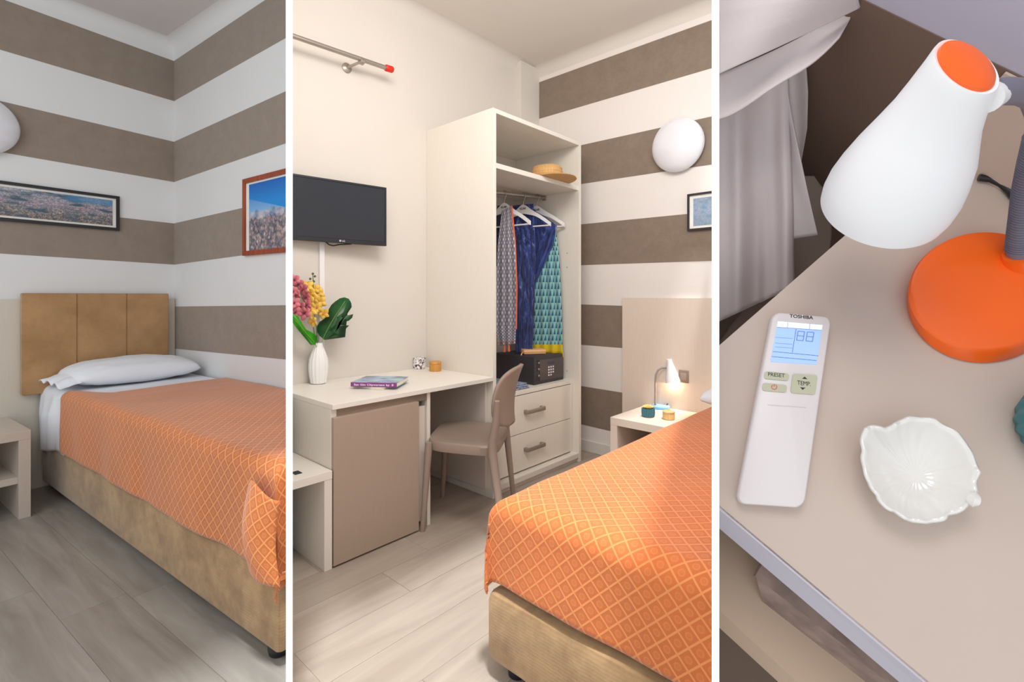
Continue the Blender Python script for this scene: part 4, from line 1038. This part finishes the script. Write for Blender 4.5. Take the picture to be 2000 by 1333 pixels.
# ============================================================ RIGHT SET (close view of a nightstand, tilted towards the viewer)
cut3 = [P2R]
def t3(u, v, h=0.): return loc(M3, u, v, 2, h)
a1_ = t3(1390, 688); a2 = Vector((0, 0, 0)); a3 = t3(2040, 413); f0 = t3(1390, 979.5); f1 = t3(1860, 1376)
# tabletop outline: wall corner, along the wall, front right, front left
fr_ = f0+(f1-f0)*1.75; wr = a2+(a3-a2)*2.4; ll = a2+(a1_-a2)*1.25
def isect(p, d, q, e):
    den = d.x*e.y-d.y*e.x; t = ((q.x-p.x)*e.y-(q.y-p.y)*e.x)/den; return p+d*t
fc = isect(a2, a1_-a2, f0, f1-f0)
top = [Vector((p.x, p.y, 0)) for p in (fc, fr_, wr, a2)]
ns = thing('nightstand', 'pale nightstand seen close from above, carrying the orange lamp and remote control', 'nightstand', M3, (.05, -.2, -.02))
# front edge leans out towards its lower arris as measured
e0 = t3(1404, 1028, -.022); e1 = t3(1762, 1333, -.022); d_ = e1-e0
lowL = e0-d_*.4; lowR = e0+d_*2.4
lower = [Vector((lowL.x, lowL.y, -.022)), Vector((lowR.x, lowR.y, -.022)), Vector((wr.x, wr.y, -.022)), Vector((0, 0, -.022))]
bm = nb(); prism(bm, lower, top); part(ns, 'top', bm, TABLE3, False, cut3)
ev = Vector((fr_.y-fc.y, fc.x-fr_.x, 0)).normalized()*.0015
if ev.y > 0: ev = -ev
part(ns, 'lit_edge_band', prism(nb(), [lower[0]-ev, lower[1]-ev, lower[1]+ev, lower[0]+ev], [top[0]-ev, top[1]-ev, top[1]+ev, top[0]+ev]), TABLE3E, False, cut3)  # separate strip carrying the painted bluish light of the front edge
s0 = t3(1404, 1192, -.13); s1 = t3(1557, 1333, -.13); sd = (s1-s0)
sl = [s0-sd*.4, s0+sd*2.6, Vector((wr.x, -.02, -.13)), Vector((.0, -.02, -.13))]
t0 = t3(1404, 1226, -.15); t1 = t3(1520, 1333, -.15); td = t1-t0
sb_ = [t0-td*.5, t0+td*3.2, Vector((wr.x, -.02, -.15)), Vector((.0, -.02, -.15))]
part(ns, 'shelf', prism(nb(), sb_, sl), plain('shelf_close', (186, 160, 138), .5), False, cut3)
part(ns, 'back_panel', B((.002, -.02, -.15), (.5, -.004, -.022)), LAMI, False, cut3)
# box on the shelf
bxm = plain('mottled_taupe_leather', (150, 128, 118), .7, var=.2, scale=40)
b0 = t3(1489, 1176, -.1299); b1 = t3(1699, 1333+6, -.1299); bd_ = (b1-b0); inn = Vector((-bd_.y, bd_.x, 0)).normalized()
if inn.y < 0: inn = -inn
h_ = .05
tA = t3(1474, 1118, -.13+h_); tB = t3(1722, 1308, -.13+h_)
bb = thing('leather_box', 'mottled taupe leather box on the shelf under the close nightstand top', 'box', M3, b0)
bot = [b0, b1+bd_*.3, b1+bd_*.3+inn*.09, b0+inn*.09]
tpd = tB-tA; topq = [tA, tA+tpd*1.25, tA+tpd*1.25+inn*.09, tA+inn*.09]
part(bb, 'body', prism(nb(), bot, topq), bxm, False, cut3)
lidt = [p+Vector((0, 0, .008)) for p in topq]; lidb = [topq[0]-inn*.003, topq[1]-inn*.003, topq[2], topq[3]]
part(bb, 'lid', prism(nb(), [p+Vector((0, 0, .0012)) for p in lidb], [p+Vector((0, 0, .009)) for p in lidb]), bxm, False, cut3)
# floor and wall of this set
DK = plain('shaded_floor_close', (112, 92, 78), .7)  # shadowed floor below the nightstand, its shade put into the brown
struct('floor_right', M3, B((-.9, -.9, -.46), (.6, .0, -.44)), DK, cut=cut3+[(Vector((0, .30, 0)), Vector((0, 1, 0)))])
W3 = plain('wall_close_light', (196, 190, 204), .8, var=.01)
wc = struct('wall_far_right', M3, B((-.9, .0, -.46), (.62, .02, .42)), W3, cut=cut3)
def w3p(u, v): return loc(M3, u, v, 1, 0)
sA = w3p(1735, 0); sB = w3p(1830, 90); sdir = (sB-sA)
z_at = lambda x: sA.z+sdir.z/sdir.x*(x-sA.x)
zz = (sA.z+sB.z)/2
x0 = -.9
bm = prism(nb(), [Vector((x0, 0, -.46)), Vector((.62, 0, -.46)), Vector((.62, 0, zz)), Vector((x0, 0, zz))], [Vector((x0, -.0012, -.46)), Vector((.62, -.0012, -.46)), Vector((.62, -.0012, zz)), Vector((x0, -.0012, zz))])
part(wc, 'stripe', bm, plain('brown_stripe_and_shade_close', (122, 98, 84), .85, var=.02), False, cut3)  # brown stripe run on over the shadowed wall, shade painted in
# beige board standing on the wall behind the table
pb = thing('headboard_board', 'beige board against the wall behind the orange lamp in the right picture', 'headboard', M3, (.2, -.003, 0))
bq = w3p(1880, 200)
part(pb, 'board', B((-.004, -.0035, -.40), (.62, -.0013, zz-.001), .0002), plain('beige_board_close', (212, 190, 174), .6, var=.02), False, cut3)
# black lamp cord behind the table
cp = [t3(1912, 347, .004), t3(1935, 350, .004), t3(1955, 359, .004), t3(1972, 374, .004), t3(1986, 392, .004), t3(1996, 410, .004), t3(2030, 440, .004)]
solo('power_cord', 'black power cord lying along the back edge of the close nightstand', 'cord', M3, cp[0], tube(nb(), cp, .0032, 10), BLACKP, True)
# remote control
rc = thing('remote_control', 'white air conditioner remote with a blue lit screen, on the close nightstand', 'remote control', M3, t3(1530, 800))
RW = plain('remote_white', (222, 214, 213), .4, var=.01)
hT = .015
Q = [t3(1438, 985, hT), t3(1572, 994, hT), t3(1626, 618, hT), t3(1509, 608, hT)]
def rp(s, t, z=hT):
    p = Q[0]*(1-s)*(1-t)+Q[1]*s*(1-t)+Q[2]*s*t+Q[3]*(1-s)*t; return Vector((p.x, p.y, z))
def rrect(s0, s1, t0, t1, rs, rt, z, n=6):
    o_ = []
    for cs, ct_, a0 in ((s1-rs, t1-rt, 0), (s0+rs, t1-rt, 90), (s0+rs, t0+rt, 180), (s1-rs, t0+rt, 270)):
        for k in range(n+1):
            a = math.radians(a0+90*k/n); o_.append(rp(cs+rs*math.cos(a), ct_+rt*math.sin(a), z))
    return o_
def layered(L_):
    bm = nb(); rings = [[bm.verts.new(p) for p in l] for l in L_]; n = len(L_[0])
    for a, b in zip(rings, rings[1:]):
        for i in range(n): j = (i+1) % n; bm.faces.new((a[i], a[j], b[j], b[i]))
    bm.faces.new(rings[0][::-1]); bm.faces.new(rings[-1]); bmesh.ops.recalc_face_normals(bm, faces=bm.faces[:]); return bm
part(rc, 'body', layered([rrect(.03, .97, .012, .988, .12, .045, .0006), rrect(0, 1, 0, 1, .14, .05, .004), rrect(0, 1, 0, 1, .14, .05, hT-.004), rrect(.015, .985, .005, .995, .13, .046, hT-.001), rrect(.04, .96, .014, .986, .11, .04, hT)]), RW, True)
def px_slab(name, quad, h0, h1, mat, rr=0, label=None, parent=None):
    P = [t3(u, v, h1) for u, v in quad]; 
    if rr:
        c = sum(P, Vector((0, 0, 0)))/4; out = []
        for i in range(4):
            p, a, b = P[i], P[i-1], P[(i+1) % 4]
            for k in range(5):
                t = k/4; q0 = p+(a-p).normalized()*rr; q1 = p+(b-p).normalized()*rr; out.append(q0*(1-t)**2+p*2*t*(1-t)+q1*t*t)
        P = out
    return part(parent or rc, name, prism(nb(), [Vector((p.x, p.y, h0)) for p in P], [Vector((p.x, p.y, h1)) for p in P]), mat, label=label)
SCRN = plain('lcd_backlight', (150, 178, 240), .3, emit=(140, 172, 250), es=.55)
SCRL = plain('lcd_top_strip', (226, 232, 244), .3, emit=(214, 226, 255), es=.45)
def zp(x, y): return (1480+x*.15, 600+y*.15)          # zoomed crop of the remote, 1066 px wide
scr = px_slab('screen', [zp(165, 715), zp(765, 750), zp(845, 235), zp(262, 185)], hT-.0006, hT+.0004, SCRN, label='blue lit LCD screen')
px_slab('screen_strip', [zp(248, 262), zp(832, 302), zp(845, 235), zp(262, 185)], hT+.0004, hT+.0005, SCRL, parent=scr)
LCD = plain('lcd_lines', (84, 104, 160), .5)
def pline(pts, w, parent, mat=LCD, h=hT+.0006):
    bm = nb()
    for a, b in zip(pts, pts[1:]):
        A_, B_ = t3(*zp(*a), h), t3(*zp(*b), h); d = (B_-A_).normalized(); n_ = Vector((-d.y, d.x, 0))*w/2
        q = [A_-n_, B_-n_, B_+n_, A_+n_]; prism(bm, [p-Vector((0, 0, .0001)) for p in q], q)
    return part(parent, 'screen_marks', bm, mat)
pline([(248, 262), (832, 302)], .0003, scr); pline([(392, 200), (385, 272)], .0003, scr); pline([(680, 215), (672, 292)], .0003, scr)
pline([(500, 285), (450, 592)], .0004, scr); pline([(195, 580), (790, 636)], .0004, scr); pline([(180, 645), (765, 698)], .0004, scr)
LCD2 = plain('lcd_digits', (118, 146, 214), .5)
for ox in (0, 122):
    pline([(525+ox, 315+ox*.08), (610+ox, 322+ox*.08), (590+ox, 440+ox*.08), (505+ox, 432+ox*.08), (525+ox, 315+ox*.08)], .0007, scr, LCD2); pline([(515+ox, 373+ox*.08), (600+ox, 381+ox*.08)], .0007, scr, LCD2)
for y in (395, 470, 520): pline([(230, y), (450, y+16)], .0003, scr, LCD2)
KEYC = plain('remote_key', (186, 186, 160), .5)
k1_ = px_slab('key', [zp(78, 930), zp(400, 962), zp(412, 868), zp(92, 835)], hT-.0006, hT+.0012, KEYC, .0025)
k2_ = px_slab('key', [zp(55, 1085), zp(372, 1115), zp(385, 1018), zp(68, 985)], hT-.0006, hT+.0012, KEYC, .0025)
k3_ = px_slab('key', [zp(427, 1118), zp(748, 1142), zp(780, 890), zp(458, 868)], hT-.0006, hT+.0012, KEYC, .0025)
INK = plain('dark_ink', (40, 36, 34), .5); INKR = plain('orange_red_ink', (214, 96, 60), .5)
def ptext(s, a, b, hgt, parent, mat=INK, h=hT+.0013, bold=True):
    """lettering from pixel point a to b along its baseline centre"""
    A_, B_ = t3(*zp(*a), h), t3(*zp(*b), h); d = (B_-A_); L_ = d.length; d.normalize(); y = Vector((-d.y, d.x, 0))
    if y.y < 0: y = -y
    tb = text_bm(s, 1, .01, bold); xs = [v.co.x for v in tb.verts]; ys = [v.co.y for v in tb.verts]; w_ = max(xs)-min(xs); hh2 = max(ys)-min(ys)
    cx_, cy_ = (max(xs)+min(xs))/2, (max(ys)+min(ys))/2
    z = d.cross(y); m = frame((A_+B_)/2, d*(L_/w_), y*(hgt/hh2), z*.01); place(tb, m@Matrix.Translation((-cx_, -cy_, 0))); return part(parent, 'lettering', tb, mat)
pxm = .00044
ptext('TOSHIBA', (415, 115), (722, 140), 40*.15*pxm*1.25, rc, h=hT+.0001)
ptext('PRESET', (135, 875), (352, 895), 38*.15*pxm*1.35, k1_, bold=False); ptext('TEMP.', (515, 985), (690, 1005), 38*.15*pxm*1.5, k3_, bold=False)
def ptri(pts, parent, mat=INK):
    q = [t3(*zp(*p), hT+.0014) for p in pts]; part(parent, 'arrow_mark', prism(nb(), [p-Vector((0, 0, .0004)) for p in q], q), mat)
ptri([(578, 935), (645, 940), (612, 908)], k3_); ptri([(552, 1046), (622, 1052), (585, 1080)], k3_)
pw = [(215+34*math.sin(math.radians(a)), 1042-30*math.cos(math.radians(a))) for a in range(30, 331, 20)]
o_ = pline(pw, .0007, k2_, INKR, hT+.0014); o_.name = 'power_mark'; pline([(218, 1005), (214, 1040)], .0007, k2_, INKR, hT+.0014)
pline([(125, 1275), (630, 1312)], .0006, rc, plain('groove', (206, 194, 192), .6), hT+.0002)
# leaf dish
rim = [(1690.7, 845), (1696, 838), (1703, 835), (1712, 837), (1725, 839.6), (1736, 838), (1746.6, 834), (1755, 828), (1764.6, 823), (1777, 819), (1790, 818), (1806, 819), (1822, 821.6), (1839, 829), (1854.6, 837.8), (1870, 850), (1883.5, 863), (1891, 878), (1898, 895), (1906, 906), (1908, 916), (1908, 927.5), (1905, 942), (1903, 957), (1901, 968), (1894, 980), (1880, 989), (1866, 999), (1851, 1003), (1838, 1012), (1823, 1016), (1810, 1018), (1798, 1016), (1785, 1016), (1773.6, 1012.6), (1762, 1006), (1752, 998.5), (1741, 994), (1731, 988), (1722, 978), (1716.6, 966.6), (1708, 956), (1702.5, 945), (1695, 930), (1692, 913), (1688, 896), (1690, 881), (1687, 862)]
RH = .030
def catmull(P, m=3):
    out = []; n = len(P)
    for i in range(n):
        a, b, c, d = (Vector(P[(i+k-1) % n]) for k in range(4))
        for j in range(m):
            t = j/m; out.append(.5*((2*b)+(c-a)*t+(2*a-5*b+4*c-d)*t*t+(3*b-a-3*c+d)*t**3))
    return out
R3 = [t3(p.x, p.y, RH) for p in catmull(rim)]
cen = t3(1790, 930, .006)
bm = nb(); lv = [0, .18, .34, .5, .64, .76, .86, .94, 1.0]; rings = []
for k in lv[1:]:
    ring = []
    for i, p in enumerate(R3):
        a = i/len(R3)*2*PI; q = cen+(p-cen)*k
        zf = .006+(RH-.006)*(k**2.6)
        rid = .0005*math.sin(24*a)*k*(1-k*.45)+.0010*(1 if k == 1 else 0)*math.sin(17*a)
        ring.append(bm.verts.new(Vector((q.x, q.y, zf+rid))))
    rings.append(ring)
c0_ = bm.verts.new(Vector((cen.x, cen.y, .006))); n = len(R3)
for i in range(n): bm.faces.new((c0_, rings[0][i], rings[0][(i+1) % n]))
for a, b in zip(rings, rings[1:]):
    for i in range(n): j = (i+1) % n; bm.faces.new((a[i], b[i], b[j], a[j]))
dish = thing('leaf_dish', 'small glossy white ceramic dish shaped like a leaf, on the close nightstand', 'dish', M3, (cen.x, cen.y, 0))
GLZ = plain('white_glaze', (228, 225, 220), .12, var=.005, coat=.5)
part(dish, 'bowl', thicken(bm, -.0028), GLZ, 'all')
q = [t3(1893, 972, RH-.002), t3(1903, 976, RH), t3(1910, 978, RH)]
part(dish, 'stem', tube(nb(), q, [.0045, .0066, .0042], 14), GLZ, True)
part(dish, 'foot_ring', lathe(nb(), [(.017, .0004), (.019, .0008), (.018, .002), (.014, .0028)], (cen.x, cen.y, 0), seg=40, cap1=True), GLZ, True)
# desk lamp with orange base
dl = thing('desk_lamp', 'white bell shaded desk lamp with an orange cap and round orange base, close up', 'lamp', M3, t3(1915, 575))
def ell(cu, cv, ru, rv, h, n=72): return [t3(cu+ru*math.cos(-2*PI*k/n), cv+rv*math.sin(-2*PI*k/n), h) for k in range(n)]
L_ = [ell(1921, 589, 149, 120, .0004), ell(1921, 588, 150, 121, .002), ell(1924, 572, 150, 117, .0125), ell(1926, 568, 147, 114, .0145), ell(1927, 567, 142, 110, .0152), ell(1927, 567, 60, 46, .0156)]
part(dl, 'base', layered(L_), ORANGEP, True, label='round orange base')
D0 = (M3@t3(1985, 510, .014)).y
def gp(u, v, d): return locd(M3, u, v, d)
part(dl, 'neck_collar', tube(nb(), [gp(1986, 518, D0+.002), gp(1988, 498, D0-.006)], [.0115, .0100], 24), ORANGEP, True, label='orange collar')
NK = plain('grey_gooseneck', (122, 118, 132), .45, .1)
gpts = [gp(1987, 512, D0), gp(1992, 470, D0-.012), gp(1999, 420, D0-.026), gp(2006, 370, D0-.04), gp(2017, 320, D0-.055), gp(2030, 270, D0-.072), gp(2034, 225, D0-.085), gp(2022, 192, D0-.097), gp(2000, 180, .315), gp(1965, 178, .306), gp(1935, 182, .300)]
part(dl, 'gooseneck', tube(nb(), gpts, .0082, 20), NK, True)
sm = []
for i in range(len(gpts)-1):
    for k in range(10): sm.append(gpts[i].lerp(gpts[i+1], k/10))
rbm = nb()
for i in range(6, 52):
    p = sm[i]; d = (sm[i+1]-p); lathe(rbm, [(.0080, -.0007), (.0093, 0), (.0080, .0007)], p, d, 18, cap1=True)
rr_ = part(dl, 'ribs', rbm, NK, True); rr_['kind'] = 'stuff'
dh = .29
H0 = gp(1889, 128, dh); H1 = gp(1722, 404, .385); ax_ = (H1-H0); LA = ax_.length
px2 = dh/F
prof = [(50, .0), (60, -.002), (65, .004), (67, .02), (70, .08), (78, .2), (86, .3), (100, .42), (117, .56), (129, .7), (136, .82), (137, .92), (133, 1.0)]
KR = .98
outer = [(r*px2*KR*(1+.30*max(0, t))*(1-.17*max(0, t)), t*LA) for r, t in prof[2:]]
inner = [(max(.001, r-.0022), t) for r, t in outer[::-1][:-1]]
SR = M3.inverted().to_3x3()@Vector((1, 0, 0)); axn = ax_.normalized(); SR = (SR-axn*SR.dot(axn)).normalized()
VR = (H0-M3.inverted()@EYE).normalized(); LT = axn.cross(VR).normalized(); LT = LT if LT.dot(SR) > 0 else -LT
def slant(bm):
    for v in bm.verts:
        q = v.co-H0; tt = q.dot(axn)/LA; v.co += axn*(.44*q.dot(LT)*max(0, 1-tt/.55)**1.3)
    return bm
part(dl, 'shade', slant(lathe(nb(), [(outer[0][0]*.9, .001)]+outer+inner, H0, ax_, 72, cap0=False)), plain('white_shade', (238, 237, 238), .42, var=.005), True)
part(dl, 'shade_cap', slant(lathe(nb(), [(.0005, -.003), (outer[0][0]*.55, -.0028), (outer[0][0]*.86, -.0012), (outer[0][0]*.90, .001), (outer[0][0]*.88, .003)], H0, ax_, 48)), ORANGEP, True, label='orange cap on top of the shade')
jt = nb(); tube(jt, [gp(1944, 184, .302), gp(1926, 192, .298)], [.0078, .0088], 20); part(dl, 'shade_joint', jt, WHITEP, True)
# teal ribbed pot at the right edge
tc = t3(2064, 836); tcr = .036
rb2 = lambda a, t: 1+.028*math.cos(20*a)
solo('teal_pot', 'ribbed teal ceramic pot at the right edge of the close nightstand', 'pot', M3, tc, lathe(nb(), [(tcr*.72, .0003), (tcr*.8, .002), (tcr*.98, .02), (tcr, .032), (tcr*.95, .05), (tcr*.85, .052), (tcr*.85, .04)], tc, (0, 0, 1), 160, rb2, cap1=True), plain('teal_glaze', (20, 120, 132), .4), True)
# linens at the upper left : hanging sheet folds, hem of the top cover, mattress edge
def px_cloth(pl, pr, dl_, dr_, fold, nu=40, nv=50):
    def pick(L, t):
        k = t*(len(L)-1); i = min(int(k), len(L)-2); f = k-i; return (L[i][0]*(1-f)+L[i+1][0]*f, L[i][1]*(1-f)+L[i+1][1]*f)
    def fn(s, t):
        l, r = pick(pl, t), pick(pr, t); u = l[0]*(1-s)+r[0]*s; v = l[1]*(1-s)+r[1]*s
        d = (dl_[0]*(1-t)+dl_[1]*t)*(1-s)+(dr_[0]*(1-t)+dr_[1]*t)*s
        return locd(M3, u, v, d+fold(s, t))
    return grid(fn, nu, nv)
LIN = plain('greige_white_linen', (214, 202, 202), .9, var=.03, scale=14, bump=.12, bscale=500)
LIN2 = plain('top_linen', (226, 214, 212), .9, var=.02, scale=14, bump=.12, bscale=500)
sh = thing('hanging_sheet', 'white bed sheet hanging in folds beside the close nightstand', 'sheet', M3, locd(M3, 1480, 400, .56))
part(sh, 'sheet_fall', thicken(px_cloth([(1380, 190), (1380, 330), (1380, 480), (1380, 640)], [(1540, 110), (1543, 250), (1550, 400), (1552, 560)], (.50, .60), (.50, .60), lambda s, t: .010*math.sin(s*11+t*1.5)*(.4+t)+.006*math.sin(s*23+2)*t), .002), LIN, 'all', cut3)
part(sh, 'folded_edge', thicken(px_cloth([(1510, 130), (1520, 220), (1535, 340), (1548, 466)], [(1530, 130), (1552, 250), (1575, 360), (1597, 458)], (.50, .575), (.505, .57), lambda s, t: .004*math.sin(s*3+1)), .002), LIN, 'all', cut3)
part(sh, 'far_fold', thicken(px_cloth([(1500, 120), (1510, 200), (1530, 280), (1548, 330)], [(1571, 110), (1576, 180), (1574, 250), (1562, 320)], (.52, .60), (.53, .60), lambda s, t: .006*math.sin(s*8)), .002), LIN, 'all', cut3)
mt = thing('mattress', 'dim rounded mattress edge behind the hanging sheet in the right picture', 'mattress', M3, locd(M3, 1580, 420, .62))
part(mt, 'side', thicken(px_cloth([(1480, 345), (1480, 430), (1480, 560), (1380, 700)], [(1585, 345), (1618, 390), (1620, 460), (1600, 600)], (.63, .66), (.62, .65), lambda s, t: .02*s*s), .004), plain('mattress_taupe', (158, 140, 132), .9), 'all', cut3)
qt = thing('top_cover', 'folded white cover with a double hem over the upper left of the right picture', 'bed cover', M3, locd(M3, 1520, 60, .46))
part(qt, 'cover', thicken(px_cloth([(1370, -60), (1370, 30), (1370, 100), (1370, 160)], [(1660, -60), (1666, -20), (1673, -4), (1676, 12)], (.40, .45), (.42, .45), lambda s, t: .006*math.sin(s*5+t*3)), .003), LIN2, 'all', cut3)
def hemq(s, t):
    pl, pr = [(1370, 158), (1370, 240)], [(1675, 12), (1640, 72)]
    l = (pl[0][0]*(1-t)+pl[1][0]*t, pl[0][1]*(1-t)+pl[1][1]*t); r = (pr[0][0]*(1-t)+pr[1][0]*t, pr[0][1]*(1-t)+pr[1][1]*t)
    bow = 26*math.sin(PI*s)*t+8*math.sin(PI*s)*(1-t)+6*math.sin(s*9)*t
    return locd(M3, l[0]*(1-s)+r[0]*s, l[1]*(1-s)+r[1]*s+bow, .462+.012*math.sin(t*2+s*2)+.004*math.sin(s*7))
part(qt, 'double_hem', thicken(grid(hemq, 40, 12), .002), LIN2, 'all', cut3)
